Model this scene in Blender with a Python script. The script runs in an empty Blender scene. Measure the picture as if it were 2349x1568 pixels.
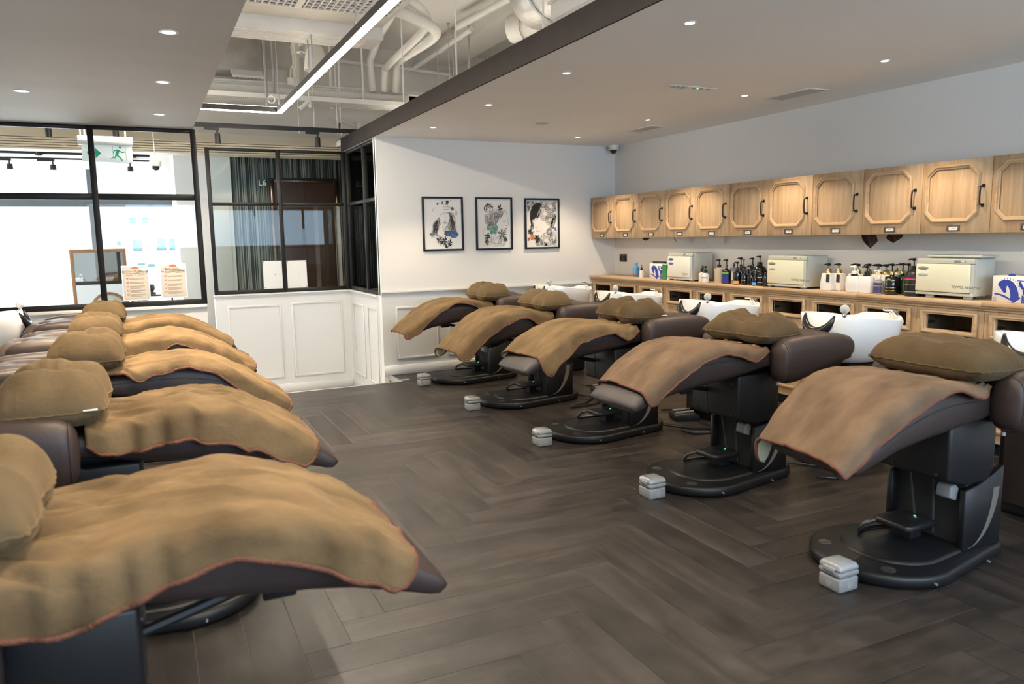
import bpy, bmesh, math, random
from mathutils import Vector, Matrix, noise
random.seed(7)
S = bpy.context.scene
COL = S.collection
PI = math.pi

# ---------------------------------------------------------------- camera, world, light, exposure
cam_d = bpy.data.cameras.new('camera')
cam = bpy.data.objects.new('camera', cam_d)
COL.objects.link(cam)
S.camera = cam
cam_d.sensor_fit = 'HORIZONTAL'
cam_d.sensor_width = 36.0
cam_d.lens = 26.793
cam_d.clip_start = 0.05
cam_d.clip_end = 200
cam_d.dof.use_dof = True
cam_d.dof.focus_distance = 6.0
cam_d.dof.aperture_fstop = 3.2


def cam_axes(yaw, pitch, roll):
    yaw, pitch, roll = map(math.radians, (yaw, pitch, roll))
    f = Vector((math.sin(yaw) * math.cos(pitch), math.cos(yaw) * math.cos(pitch), -math.sin(pitch)))
    r = Vector((math.cos(yaw), -math.sin(yaw), 0))
    u = r.cross(f)
    c, s = math.cos(roll), math.sin(roll)
    return c * r + s * u, -s * r + c * u, f


_r, _u, _f = cam_axes(25.43688, 7.72482, -0.97661)
cam.matrix_world = Matrix(((_r.x, _u.x, -_f.x, 0), (_r.y, _u.y, -_f.y, 0), (_r.z, _u.z, -_f.z, 1.45), (0, 0, 0, 1)))

S.view_settings.view_transform = 'Standard'
S.view_settings.look = 'None'
S.view_settings.gamma = 1
S.view_settings.use_curve_mapping = False
S.view_settings.exposure = 0.12

w = bpy.data.worlds.new('overcast_sky')
S.world = w
w.use_nodes = True
w.node_tree.nodes['Background'].inputs[0].default_value = (1.0, 0.99, 0.97, 1)
w.node_tree.nodes['Background'].inputs[1].default_value = 3.0

WARM = (1.0, 0.80, 0.56)
DAY = (0.47, 0.72, 1.0)


def area(name, loc, direction, sx, sy, power, col):
    d = bpy.data.lights.new(name, 'AREA')
    d.shape = 'RECTANGLE'
    d.size, d.size_y = sx, sy
    d.energy = power
    d.color = col
    o = bpy.data.objects.new(name, d)
    COL.objects.link(o)
    o.location = loc
    o.rotation_euler = Vector(direction).to_track_quat('-Z', 'Y').to_euler()
    return o


def spot(name, loc, power, angle=95, blend=0.55, col=WARM, radius=0.016, direction=(0, 0, -1)):
    d = bpy.data.lights.new(name, 'SPOT')
    d.energy = power
    d.color = col
    d.spot_size = math.radians(angle)
    d.spot_blend = blend
    d.shadow_soft_size = radius
    o = bpy.data.objects.new(name, d)
    COL.objects.link(o)
    o.location = loc
    o.rotation_euler = Vector(direction).to_track_quat('-Z', 'Y').to_euler()
    return o


# daylight through the window band behind the camera and through the shop front beyond the glass
area('daylight_rear_window', (2.3, -2.45, 1.84), (0.12, 1, 0.45), 5.2, 1.0, 185, DAY)
area('daylight_shop_front', (-0.6, 12.85, 1.3), (0, -1, -0.05), 3.0, 2.4, 150, (0.86, 0.94, 1.0))
# added fill lights, hidden above the lowered ceilings to brighten the open strip
for x_, p_ in ((2.95, 24), (0.0, 20)):
    area('void_fill_light', (x_, 5.6, 2.72), (0, 0, 1), 0.5, 7.0, p_, (1.0, 0.90, 0.76)).rotation_euler = (PI, 0, 0)
area('daylight_reception', (-5.2, 10.6, 1.3), (1, 0, 0), 3.0, 2.2, 90, (0.86, 0.94, 1.0))
ROWS_RIGHT = [(2.585, 1.99), (4.30, 2.20)]      # further downlights of the two rows, behind the frame's edge
DL_POWER = 66
DL_LEFT = 200
for i, (x, y) in enumerate(ROWS_RIGHT):
    spot('downlight_lamp', (x, y, 2.49), DL_POWER * 0.6)
for y in (3.06, 1.72):
    spot('downlight_lamp', (0.19, y, 2.49), DL_LEFT * 0.45)

# ---------------------------------------------------------------- materials
MATS = {}


def mat(name, col, rough=0.5, metal=0.0, var=0.0, vscale=(4, 4, 4), bump=0.0, bscale=60, sheen=0.0, coat=0.0,
        emit=None, trans=0.0, spec=0.5, vdetail=4):
    m = bpy.data.materials.new(name)
    MATS[name] = m
    m.use_nodes = True
    nt = m.node_tree
    b = nt.nodes['Principled BSDF']
    b.inputs['Base Color'].default_value = (*col, 1)
    b.inputs['Roughness'].default_value = rough
    b.inputs['Metallic'].default_value = metal
    b.inputs['Specular IOR Level'].default_value = spec
    if sheen:
        b.inputs['Sheen Weight'].default_value = sheen
        b.inputs['Sheen Roughness'].default_value = 0.4
        b.inputs['Sheen Tint'].default_value = (min(1, col[0] * 2.4), min(1, col[1] * 2.4), min(1, col[2] * 2.4), 1)
    if coat:
        b.inputs['Coat Weight'].default_value = coat
    if trans:
        b.inputs['Transmission Weight'].default_value = trans
    if emit:
        b.inputs['Emission Color'].default_value = (*emit[0], 1)
        b.inputs['Emission Strength'].default_value = emit[1]
    if var or bump:
        tc = nt.nodes.new('ShaderNodeTexCoord')
        oi = nt.nodes.new('ShaderNodeObjectInfo')
        add = nt.nodes.new('ShaderNodeVectorMath')
        add.operation = 'MULTIPLY_ADD'
        nt.links.new(oi.outputs['Random'], add.inputs[0])
        add.inputs[1].default_value = (17, 31, 23)
        nt.links.new(tc.outputs['Object'], add.inputs[2])
    if var:
        mp = nt.nodes.new('ShaderNodeMapping')
        mp.inputs['Scale'].default_value = vscale
        nt.links.new(add.outputs[0], mp.inputs['Vector'])
        n = nt.nodes.new('ShaderNodeTexNoise')
        n.inputs['Scale'].default_value = 1
        n.inputs['Detail'].default_value = vdetail
        nt.links.new(mp.outputs[0], n.inputs['Vector'])
        mr = nt.nodes.new('ShaderNodeMapRange')
        mr.inputs[1].default_value = 0.3
        mr.inputs[2].default_value = 0.7
        mr.inputs[3].default_value = 1 - var
        mr.inputs[4].default_value = 1 + var
        nt.links.new(n.outputs['Fac'], mr.inputs[0])
        hs = nt.nodes.new('ShaderNodeVectorMath')
        hs.operation = 'SCALE'
        hs.inputs[0].default_value = col
        nt.links.new(mr.outputs[0], hs.inputs['Scale'])
        nt.links.new(hs.outputs[0], b.inputs['Base Color'])
    if bump:
        n2 = nt.nodes.new('ShaderNodeTexNoise')
        n2.inputs['Scale'].default_value = bscale
        n2.inputs['Detail'].default_value = 3
        nt.links.new(add.outputs[0], n2.inputs['Vector'])
        bp = nt.nodes.new('ShaderNodeBump')
        bp.inputs['Strength'].default_value = bump
        bp.inputs['Distance'].default_value = 0.01
        nt.links.new(n2.outputs['Fac'], bp.inputs['Height'])
        nt.links.new(bp.outputs[0], b.inputs['Normal'])
    return m


def wood(name, dark, light, scale, rough=0.5, tone=0.12, island=False, bumps=0.05, blotch=0.0):
    """grain: noise stretched along one axis plus a per-piece tone"""
    m = bpy.data.materials.new(name)
    MATS[name] = m
    m.use_nodes = True
    nt = m.node_tree
    b = nt.nodes['Principled BSDF']
    b.inputs['Roughness'].default_value = rough
    tc = nt.nodes.new('ShaderNodeTexCoord')
    oi = nt.nodes.new('ShaderNodeObjectInfo')
    rnd = oi.outputs['Random']
    if island:
        ge = nt.nodes.new('ShaderNodeNewGeometry')
        ad = nt.nodes.new('ShaderNodeMath')
        ad.operation = 'ADD'
        nt.links.new(oi.outputs['Random'], ad.inputs[0])
        nt.links.new(ge.outputs['Random Per Island'], ad.inputs[1])
        fr = nt.nodes.new('ShaderNodeMath')
        fr.operation = 'FRACT'
        nt.links.new(ad.outputs[0], fr.inputs[0])
        rnd = fr.outputs[0]
    add = nt.nodes.new('ShaderNodeVectorMath')
    add.operation = 'MULTIPLY_ADD'
    nt.links.new(rnd, add.inputs[0])
    add.inputs[1].default_value = (37, 51, 43)
    nt.links.new(tc.outputs['Object'], add.inputs[2])
    mp = nt.nodes.new('ShaderNodeMapping')
    mp.inputs['Scale'].default_value = scale
    nt.links.new(add.outputs[0], mp.inputs['Vector'])
    n = nt.nodes.new('ShaderNodeTexNoise')
    n.inputs['Scale'].default_value = 1
    n.inputs['Detail'].default_value = 8
    n.inputs['Roughness'].default_value = 0.62
    n.inputs['Distortion'].default_value = 0.6
    nt.links.new(mp.outputs[0], n.inputs['Vector'])
    cr = nt.nodes.new('ShaderNodeValToRGB')
    cr.color_ramp.elements[0].position = 0.32
    cr.color_ramp.elements[0].color = (*dark, 1)
    cr.color_ramp.elements[1].position = 0.68
    cr.color_ramp.elements[1].color = (*light, 1)
    nt.links.new(n.outputs['Fac'], cr.inputs[0])
    mr = nt.nodes.new('ShaderNodeMapRange')
    mr.inputs[3].default_value = 1 - tone
    mr.inputs[4].default_value = 1 + tone
    nt.links.new(rnd, mr.inputs[0])
    sc = nt.nodes.new('ShaderNodeVectorMath')
    sc.operation = 'SCALE'
    nt.links.new(cr.outputs[0], sc.inputs[0])
    fac = mr.outputs[0]
    if blotch:
        n3 = nt.nodes.new('ShaderNodeTexNoise')
        n3.inputs['Scale'].default_value = 5.0
        n3.inputs['Detail'].default_value = 7
        n3.inputs['Roughness'].default_value = 0.7
        nt.links.new(add.outputs[0], n3.inputs['Vector'])
        m3 = nt.nodes.new('ShaderNodeMapRange')
        m3.inputs[1].default_value = 0.3
        m3.inputs[2].default_value = 0.7
        m3.inputs[3].default_value = 1 - blotch
        m3.inputs[4].default_value = 1 + blotch
        nt.links.new(n3.outputs['Fac'], m3.inputs[0])
        mu = nt.nodes.new('ShaderNodeMath')
        mu.operation = 'MULTIPLY'
        nt.links.new(mr.outputs[0], mu.inputs[0])
        nt.links.new(m3.outputs[0], mu.inputs[1])
        fac = mu.outputs[0]
    nt.links.new(fac, sc.inputs['Scale'])
    nt.links.new(sc.outputs[0], b.inputs['Base Color'])
    bp = nt.nodes.new('ShaderNodeBump')
    bp.inputs['Strength'].default_value = bumps * 4
    bp.inputs['Distance'].default_value = 0.002
    nt.links.new(n.outputs['Fac'], bp.inputs['Height'])
    nt.links.new(bp.outputs[0], b.inputs['Normal'])
    return m


mat('wall_paint', (0.80, 0.79, 0.76), 0.6, bump=0.02, bscale=160)
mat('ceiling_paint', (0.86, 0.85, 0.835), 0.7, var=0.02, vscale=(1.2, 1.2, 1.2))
mat('ceiling_paint_shaded', (0.56, 0.55, 0.53), 0.7, var=0.05, vscale=(0.7, 1.6, 1))  # darker copy of the white paint; the left ceiling's shade is in the colour
mat('panel_paint', (0.74, 0.735, 0.72), 0.42)
mat('lamp_housing', (0.07, 0.064, 0.06), 0.6)
mat('fascia_grey', (0.043, 0.037, 0.036), 0.9, var=0.08, vscale=(9, 9, 9), spec=0.15)
mat('slab_paint', (0.68, 0.66, 0.62), 0.7, var=0.05, vscale=(2, 2, 2))
mat('service_paint', (0.74, 0.72, 0.68), 0.55, var=0.05, vscale=(6, 6, 6))
mat('duct_grey', (0.40, 0.385, 0.36), 0.6, var=0.2, vscale=(4, 4, 4))
mat('foil', (0.55, 0.53, 0.50), 0.38, metal=0.35, bump=0.8, bscale=9)
mat('galvanised', (0.42, 0.42, 0.42), 0.4, metal=0.6)
mat('black_metal', (0.014, 0.013, 0.014), 0.5, spec=0.35)
mat('black_plastic', (0.016, 0.016, 0.018), 0.38, bump=0.05, bscale=300)
mat('chair_black', (0.008, 0.0085, 0.010), 0.42, bump=0.06, bscale=260)
mat('chair_grey', (0.045, 0.043, 0.042), 0.4)
mat('chair_arc', (0.16, 0.145, 0.125), 0.45)
mat('leather', (0.040, 0.026, 0.023), 0.48, var=0.12, vscale=(7, 7, 7), bump=0.10, bscale=220)
mat('velvet', (0.160, 0.106, 0.055), 0.85, var=0.36, vscale=(5, 9, 5), bump=0.28, bscale=42, sheen=0.3, spec=0.1, vdetail=6)
mat('velvet_rose', (0.146, 0.097, 0.062), 0.85, var=0.32, vscale=(5, 9, 5), bump=0.25, bscale=42, sheen=0.3, spec=0.1, vdetail=6)
mat('pillow_velvet', (0.092, 0.064, 0.035), 0.85, var=0.16, vscale=(8, 8, 8), bump=0.3, bscale=55, sheen=0.5, spec=0.1)
mat('pillow_velvet_pale', (0.135, 0.095, 0.052), 0.85, var=0.14, vscale=(8, 8, 8), bump=0.25, bscale=55, sheen=0.5, spec=0.1)
mat('hem_brown', (0.15, 0.056, 0.030), 0.8, bump=0.8, bscale=90)
mat('fleece', (0.62, 0.60, 0.42), 0.95, bump=0.4, bscale=70)
mat('wood_button', (0.30, 0.15, 0.06), 0.5)
mat('ceramic', (0.86, 0.86, 0.85), 0.09, coat=0.4)
mat('chrome', (0.82, 0.82, 0.83), 0.09, metal=1.0)
mat('crystal', (0.92, 0.93, 0.92), 0.05, trans=0.6)
mat('rubber', (0.012, 0.012, 0.013), 0.25)
wood('oak', (0.47, 0.305, 0.165), (0.68, 0.48, 0.295), (26, 26, 1.7), rough=0.45, tone=0.07)
wood('oak_rail', (0.50, 0.32, 0.17), (0.68, 0.475, 0.285), (26, 1.6, 26), rough=0.42, tone=0.05)
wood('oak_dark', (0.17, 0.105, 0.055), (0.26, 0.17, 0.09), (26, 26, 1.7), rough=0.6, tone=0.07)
wood('floor_plank', (0.016, 0.0132, 0.0118), (0.043, 0.0355, 0.0315), (1.6, 11, 11), rough=0.42, tone=0.22, island=True, bumps=0.03, blotch=0.42)
wood('floor_plank_y', (0.016, 0.0132, 0.0118), (0.043, 0.0355, 0.0315), (11, 1.6, 11), rough=0.42, tone=0.22, island=True, bumps=0.03, blotch=0.42)
mat('floor_joint', (0.13, 0.11, 0.095), 0.7)
wood('mirror_wood', (0.25, 0.12, 0.05), (0.36, 0.19, 0.08), (20, 20, 2), tone=0.03)
mat('slat_beige', (0.62, 0.52, 0.38), 0.55)
mat('aluminium', (0.62, 0.60, 0.57), 0.35, metal=0.7)
mat('cream_metal', (0.83, 0.80, 0.60), 0.3, coat=0.3)
mat('grey_cream', (0.55, 0.56, 0.50), 0.4)
mat('dis_white', (0.84, 0.82, 0.72), 0.3, coat=0.3)
mat('shade_grey', (0.28, 0.29, 0.27), 0.4)
mat('oval_blue', (0.10, 0.16, 0.42), 0.35)
mat('ink_blue', (0.025, 0.05, 0.36), 0.5)
mat('ink_green', (0.03, 0.22, 0.08), 0.5)
mat('ink_black', (0.012, 0.012, 0.012), 0.6)
mat('ink_grey', (0.16, 0.155, 0.15), 0.6)
mat('ink_light', (0.42, 0.40, 0.37), 0.6)
mat('ink_hair', (0.07, 0.06, 0.055), 0.6)
mat('wash_blue', (0.07, 0.14, 0.30), 0.6, var=0.5, vscale=(40, 40, 40))
mat('wash_green', (0.16, 0.36, 0.27), 0.6, var=0.4, vscale=(40, 40, 40))
mat('wash_yellow', (0.60, 0.48, 0.06), 0.6)
mat('wash_orange', (0.55, 0.20, 0.05), 0.6)
mat('wash_red', (0.50, 0.08, 0.10), 0.6)
mat('wash_violet', (0.20, 0.18, 0.45), 0.6)
mat('picture_paper', (0.80, 0.78, 0.74), 0.35, coat=0.25)
mat('white_mat', (0.72, 0.78, 0.80), 0.5)
mat('paper', (0.80, 0.80, 0.79), 0.6)
mat('poster_cream', (0.62, 0.55, 0.46), 0.6)
mat('poster_border', (0.50, 0.52, 0.60), 0.6)
mat('rust', (0.45, 0.16, 0.06), 0.5)
mat('tick_red', (0.42, 0.08, 0.06), 0.6)
mat('white_plastic', (0.78, 0.78, 0.77), 0.4)
mat('foot_box_grey', (0.26, 0.265, 0.27), 0.4)
mat('lid_clear', (0.33, 0.335, 0.34), 0.2, coat=0.5)
mat('black_gloss', (0.008, 0.008, 0.01), 0.15, coat=0.5)
mat('navy_gloss', (0.02, 0.028, 0.05), 0.2, coat=0.5)
mat('gold', (0.65, 0.48, 0.18), 0.25, metal=1.0)
mat('label_black', (0.03, 0.025, 0.02), 0.5)
mat('label_plum', (0.05, 0.015, 0.03), 0.5)
mat('label_blue', (0.02, 0.03, 0.20), 0.5)
mat('lime', (0.20, 0.65, 0.05), 0.5)
mat('pink', (0.75, 0.04, 0.14), 0.5)
mat('orange', (0.75, 0.30, 0.06), 0.5)
mat('yellow', (0.72, 0.60, 0.10), 0.5)
mat('beige_plastic', (0.52, 0.45, 0.36), 0.4)
mat('bottle_white', (0.80, 0.79, 0.77), 0.35)
mat('clear_plastic', (0.75, 0.75, 0.78), 0.12, trans=0.7)
mat('purple_label', (0.06, 0.05, 0.14), 0.5)
mat('bottle_sky', (0.12, 0.36, 0.70), 0.35)
mat('bottle_green', (0.01, 0.05, 0.015), 0.15, coat=0.5)
mat('towel_brown', (0.06, 0.03, 0.02), 0.9)
mat('towel_white', (0.75, 0.75, 0.76), 0.9)
mat('brass_dark', (0.12, 0.10, 0.08), 0.4, metal=0.5)
mat('label_paper', (0.82, 0.80, 0.76), 0.5)
mat('exit_green', (0.01, 0.34, 0.20), 0.5)
mat('exit_white', (0.85, 0.87, 0.84), 0.4, emit=((0.95, 1.0, 0.97), 0.25))
mat('led', (1, 1, 1), 0.5, emit=((1.0, 0.88, 0.70), 100))
mat('uplight_fill', (1, 1, 1), 0.5, emit=((1.0, 0.88, 0.70), 7))  # glow for the added upward strip that fills the open ceiling
mat('lamp_face', (1, 1, 1), 0.5, emit=((1.0, 0.95, 0.86), 14))
mat('green_led', (0.1, 0.8, 0.2), 0.5, emit=((0.1, 1.0, 0.3), 2))
mat('vent_slat', (0.55, 0.54, 0.52), 0.6)
mat('vent_dark', (0.28, 0.27, 0.26), 0.6)
mat('void_black', (0.02, 0.02, 0.02), 0.8)
mat('grille_dark', (0.07, 0.065, 0.06), 0.7)
mat('lobby_dark', (0.022, 0.026, 0.026), 0.3)
mat('lobby_floor', (0.10, 0.09, 0.08), 0.25)
mat('lift_brown', (0.085, 0.043, 0.03), 0.3, metal=0.6)
mat('lift_frame', (0.20, 0.14, 0.11), 0.25, metal=0.8)
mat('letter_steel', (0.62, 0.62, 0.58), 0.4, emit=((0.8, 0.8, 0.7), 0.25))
mat('facade_white', (0.85, 0.86, 0.86), 0.8)
mat('facade_glass', (0.10, 0.30, 0.34), 0.2)
mat('mullion_grey', (0.11, 0.13, 0.15), 0.4, metal=0.3)
mat('corridor_floor', (0.30, 0.26, 0.22), 0.4)
mat('cushion_cream', (0.70, 0.66, 0.55), 0.8)
m = mat('mirror_glass', (0.80, 0.84, 0.86), 0.02, metal=1.0)

# window glass: clear with a mirror-like share that grows towards grazing
def glass(name, tint, ior=1.45, boost=0.0):
    g = bpy.data.materials.new(name)
    MATS[name] = g
    g.use_nodes = True
    nt = g.node_tree
    nt.nodes.remove(nt.nodes['Principled BSDF'])
    out = nt.nodes['Material Output']
    tr = nt.nodes.new('ShaderNodeBsdfTransparent')
    tr.inputs[0].default_value = (*tint, 1)
    gl = nt.nodes.new('ShaderNodeBsdfGlossy')
    gl.inputs['Roughness'].default_value = 0.01
    fr = nt.nodes.new('ShaderNodeFresnel')
    fr.inputs[0].default_value = ior
    ad = nt.nodes.new('ShaderNodeMath')
    ad.operation = 'ADD'
    ad.use_clamp = True
    ad.inputs[1].default_value = boost
    mx = nt.nodes.new('ShaderNodeMixShader')
    nt.links.new(fr.outputs[0], ad.inputs[0])
    nt.links.new(ad.outputs[0], mx.inputs[0])
    nt.links.new(tr.outputs[0], mx.inputs[1])
    nt.links.new(gl.outputs[0], mx.inputs[2])
    nt.links.new(mx.outputs[0], out.inputs[0])
    return g


glass('clear_glass', (0.95, 0.97, 0.97), 1.35)
glass('partition_glass', (0.86, 0.91, 0.91), 1.27)
glass('partition_glass_top', (0.88, 0.92, 0.92), 1.06)

# ---------------------------------------------------------------- mesh helpers
class MB:
    def __init__(s):
        s.v, s.f = [], []

    def add(s, vs, fs):
        o = len(s.v)
        s.v += [tuple(p) for p in vs]
        s.f += [tuple(i + o for i in f) for f in fs]
        return s

    def box(s, x0, x1, y0, y1, z0, z1):
        x0, x1 = min(x0, x1), max(x0, x1)
        y0, y1 = min(y0, y1), max(y0, y1)
        z0, z1 = min(z0, z1), max(z0, z1)
        return s.add([(x0, y0, z0), (x1, y0, z0), (x1, y1, z0), (x0, y1, z0), (x0, y0, z1), (x1, y0, z1), (x1, y1, z1), (x0, y1, z1)],
                     [(0, 3, 2, 1), (4, 5, 6, 7), (0, 1, 5, 4), (1, 2, 6, 5), (2, 3, 7, 6), (3, 0, 4, 7)])

    def prism(s, poly, h0, h1, axis='z'):
        """poly: 2D points; axis z: (x,y); x: (y,z); y: (x,z)"""
        n = len(poly)

        def P(p, h):
            if axis == 'z':
                return (p[0], p[1], h)
            if axis == 'x':
                return (h, p[0], p[1])
            return (p[0], h, p[1])
        vs = [P(p, h0) for p in poly] + [P(p, h1) for p in poly]
        fs = [tuple(range(n))[::-1], tuple(range(n, 2 * n))] + [(i, (i + 1) % n, n + (i + 1) % n, n + i) for i in range(n)]
        return s.add(vs, fs)

    def ring_prism(s, outer, inner, h0, h1, axis='x'):
        n = len(outer)

        def P(p, h):
            return (p[0], p[1], h) if axis == 'z' else ((h, p[0], p[1]) if axis == 'x' else (p[0], h, p[1]))
        vs = [P(p, h0) for p in outer] + [P(p, h0) for p in inner] + [P(p, h1) for p in outer] + [P(p, h1) for p in inner]
        fs = []
        for i in range(n):
            j = (i + 1) % n
            fs += [(i, j, n + j, n + i), (2 * n + i, 3 * n + i, 3 * n + j, 2 * n + j), (i, 2 * n + i, 2 * n + j, j), (n + i, n + j, 3 * n + j, 3 * n + i)]
        return s.add(vs, fs)

    def loft(s, rings, cap=True):
        n = len(rings[0])
        vs = [p for r in rings for p in r]
        fs = []
        for k in range(len(rings) - 1):
            for i in range(n):
                j = (i + 1) % n
                fs.append((k * n + i, k * n + j, (k + 1) * n + j, (k + 1) * n + i))
        if cap:
            fs.append(tuple(range(n))[::-1])
            fs.append(tuple(range((len(rings) - 1) * n, len(rings) * n)))
        return s.add(vs, fs)

    def tube(s, pts, r, n=8, cap=True):
        pts = [Vector(p) for p in pts]
        rr = r if isinstance(r, (list, tuple)) else [r] * len(pts)
        up = None
        rings = []
        for i, p in enumerate(pts):
            t = (pts[min(i + 1, len(pts) - 1)] - pts[max(i - 1, 0)]).normalized()
            if up is None:
                up = Vector((0, 0, 1)) if abs(t.z) < 0.9 else Vector((1, 0, 0))
            a = t.cross(up).normalized()
            b = a.cross(t).normalized()
            up = b
            rings.append([p + rr[i] * (math.cos(2 * PI * k / n) * a + math.sin(2 * PI * k / n) * b) for k in range(n)])
        return s.loft(rings, cap)

    def lathe(s, prof, n=20, c=(0, 0, 0), axis='z'):
        rings = []
        for r, z in prof:
            ring = []
            for k in range(n):
                a = 2 * PI * k / n
                q = (r * math.cos(a), r * math.sin(a), z)
                if axis == 'x':
                    q = (z, r * math.cos(a), r * math.sin(a))
                elif axis == 'y':
                    q = (r * math.sin(a), z, r * math.cos(a))
                ring.append((c[0] + q[0], c[1] + q[1], c[2] + q[2]))
            rings.append(ring)
        return s.loft(rings)

    def cyl(s, c, r, z0, z1, n=16, axis='z'):
        return s.lathe([(r, z0), (r, z1)], n, c, axis)

    def sphere(s, c, rx, ry=None, rz=None, n=14, m=9):
        ry = rx if ry is None else ry
        rz = rx if rz is None else rz
        rings = []
        for i in range(m):
            a = -PI / 2 + PI * (i + 0.02) / (m - 1 + 0.04)
            rings.append([(c[0] + rx * math.cos(a) * math.cos(2 * PI * k / n), c[1] + ry * math.cos(a) * math.sin(2 * PI * k / n), c[2] + rz * math.sin(a)) for k in range(n)])
        return s.loft(rings)

    def grid(s, fn, nu, nv):
        vs = [fn(i / nu, j / nv) for i in range(nu + 1) for j in range(nv + 1)]
        fs = [(i * (nv + 1) + j, (i + 1) * (nv + 1) + j, (i + 1) * (nv + 1) + j + 1, i * (nv + 1) + j + 1) for i in range(nu) for j in range(nv)]
        return s.add(vs, fs)

    def poly3(s, pts):
        return s.add(pts, [tuple(range(len(pts)))])

    def mesh(s, name, m, smooth=None, bevel=0, seg=2, fix=True):
        me = bpy.data.meshes.new(name)
        me.from_pydata(s.v, [], s.f)
        if bevel or fix:
            bm = bmesh.new()
            bm.from_mesh(me)
            if fix:
                bmesh.ops.recalc_face_normals(bm, faces=bm.faces)
            if bevel:
                es = [e for e in bm.edges if len(e.link_faces) == 2 and e.calc_face_angle(0) > 0.5]
                bmesh.ops.bevel(bm, geom=es, offset=bevel, segments=seg, profile=0.5, affect='EDGES', clamp_overlap=True)
            bm.to_mesh(me)
            bm.free()
        me.materials.append(MATS[m])
        if smooth is None:
            smooth = 40 if not bevel else 60
        if smooth:
            me.shade_smooth()
            if smooth < 180:
                me.set_sharp_from_angle(angle=math.radians(smooth))
        me.update()
        return me

    def obj(s, name, m, parent=None, loc=None, **kw):
        return link(name, s.mesh(name, m, **kw), parent, loc)


def link(name, data, parent=None, loc=None, rotz=0):
    o = bpy.data.objects.new(name, data)
    COL.objects.link(o)
    if parent:
        o.parent = parent
    if loc:
        o.location = loc
    if rotz:
        o.rotation_euler = (0, 0, rotz)
    return o


def tag(o, label=None, cat=None, group=None, kind=None):
    if label:
        n = len(label.split())
        assert 4 <= n <= 16, (n, label)
        o['label'] = label
    if cat:
        o['category'] = cat
    if group:
        o['group'] = group
    if kind:
        o['kind'] = kind
    return o


def thing(name, label, cat, loc=(0, 0, 0), rotz=0, group=None):
    return tag(link(name, None, None, loc, rotz), label, cat, group)


def struct(o):
    o['kind'] = 'structure'
    return o


def dup(root, loc, rotz, label, group=None):
    r = root.copy()
    COL.objects.link(r)
    r.location = loc
    r.rotation_euler = (0, 0, rotz)
    r['label'] = label
    if group:
        r['group'] = group
    for ch in list(root.children):
        c = ch.copy()
        COL.objects.link(c)
        c.parent = r
        for g in list(ch.children):
            d = g.copy()
            COL.objects.link(d)
            d.parent = c
    return r


FACE_X = Matrix(((0, 0, -1, 0), (-1, 0, 0, 0), (0, 1, 0, 0), (0, 0, 0, 1)))     # print on a face that looks to -x
FACE_Y = Matrix(((1, 0, 0, 0), (0, 0, -1, 0), (0, 1, 0, 0), (0, 0, 0, 1)))      # print on a face that looks to -y


def text(body, loc, size, m, parent=None, face=FACE_X, align='LEFT', name='lettering', depth=0.0004, spacing=1.0):
    c = bpy.data.curves.new(name, 'FONT')
    c.body = body
    c.size = size
    c.align_x = align
    c.extrude = depth
    c.space_character = spacing
    c.resolution_u = 2
    c.materials.append(MATS[m])
    tmp = bpy.data.objects.new(name, c)
    COL.objects.link(tmp)
    dg = bpy.context.evaluated_depsgraph_get()
    me = bpy.data.meshes.new_from_object(tmp.evaluated_get(dg), depsgraph=dg)
    bpy.data.objects.remove(tmp)
    bpy.data.curves.remove(c)
    if not me.materials:
        me.materials.append(MATS[m])
    o = link(name, me, parent)
    o.matrix_local = Matrix.Translation(loc) @ face
    return o


def flat(polys, loc, m, parent, face=FACE_Y, name='print', lift=0.0006, sx=1.0, sy=1.0):
    """thin printed shapes: list of 2D polygons in the plane of a face"""
    b = MB()
    for i_, p in enumerate(polys):
        vs = [face @ Vector((x * sx, y * sy, lift + (i_ % 16) * 3e-5)) for x, y in p]
        b.poly3([(v.x, v.y, v.z) for v in vs])
    return b.obj(name, m, parent, loc, smooth=0, fix=False)


def stroke(pts, wd):
    """a 2D polyline as a list of quads; wd number or list (tapered)"""
    n = len(pts)
    ws = wd if isinstance(wd, (list, tuple)) else [wd] * n
    L, R = [], []
    for i, p in enumerate(pts):
        a, b = pts[max(i - 1, 0)], pts[min(i + 1, n - 1)]
        dx, dy = b[0] - a[0], b[1] - a[1]
        d = math.hypot(dx, dy) or 1
        L.append((p[0] - dy / d * ws[i] / 2, p[1] + dx / d * ws[i] / 2))
        R.append((p[0] + dy / d * ws[i] / 2, p[1] - dx / d * ws[i] / 2))
    return [[L[i], R[i], R[i + 1], L[i + 1]] for i in range(n - 1)]


def catmull(pts, n=8):
    out = []
    for i in range(len(pts) - 1):
        p0, p1, p2, p3 = pts[max(i - 1, 0)], pts[i], pts[i + 1], pts[min(i + 2, len(pts) - 1)]
        for k in range(n):
            t = k / n
            out.append(tuple(0.5 * (2 * b + (c - a) * t + (2 * a - 5 * b + 4 * c - d) * t * t + (3 * b - a - 3 * c + d) * t ** 3)
                             for a, b, c, d in zip(p0, p1, p2, p3)))
    out.append(tuple(pts[-1]))
    return out


def interp(tab, x):
    if x <= tab[0][0]:
        return tab[0][1]
    for (a, b), (c, d) in zip(tab, tab[1:]):
        if x <= c:
            t = (x - a) / (c - a)
            t = t * t * (3 - 2 * t) * 0.35 + t * 0.65
            return b + (d - b) * t
    return tab[-1][1]


def nz(x, y, z=0.0):
    return noise.noise(Vector((x, y, z)))


def superring(cx, fy, fz, hy, hz, n=24, e=3.0, x=None):
    """closed ring in the y-z plane at x=cx, centre (fy,fz), half sizes hy,hz"""
    out = []
    for k in range(n):
        a = 2 * PI * k / n
        c, s = math.cos(a), math.sin(a)
        out.append((cx, fy + hy * math.copysign(abs(c) ** (2 / e), c), fz + hz * math.copysign(abs(s) ** (2 / e), s)))
    return out


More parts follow.
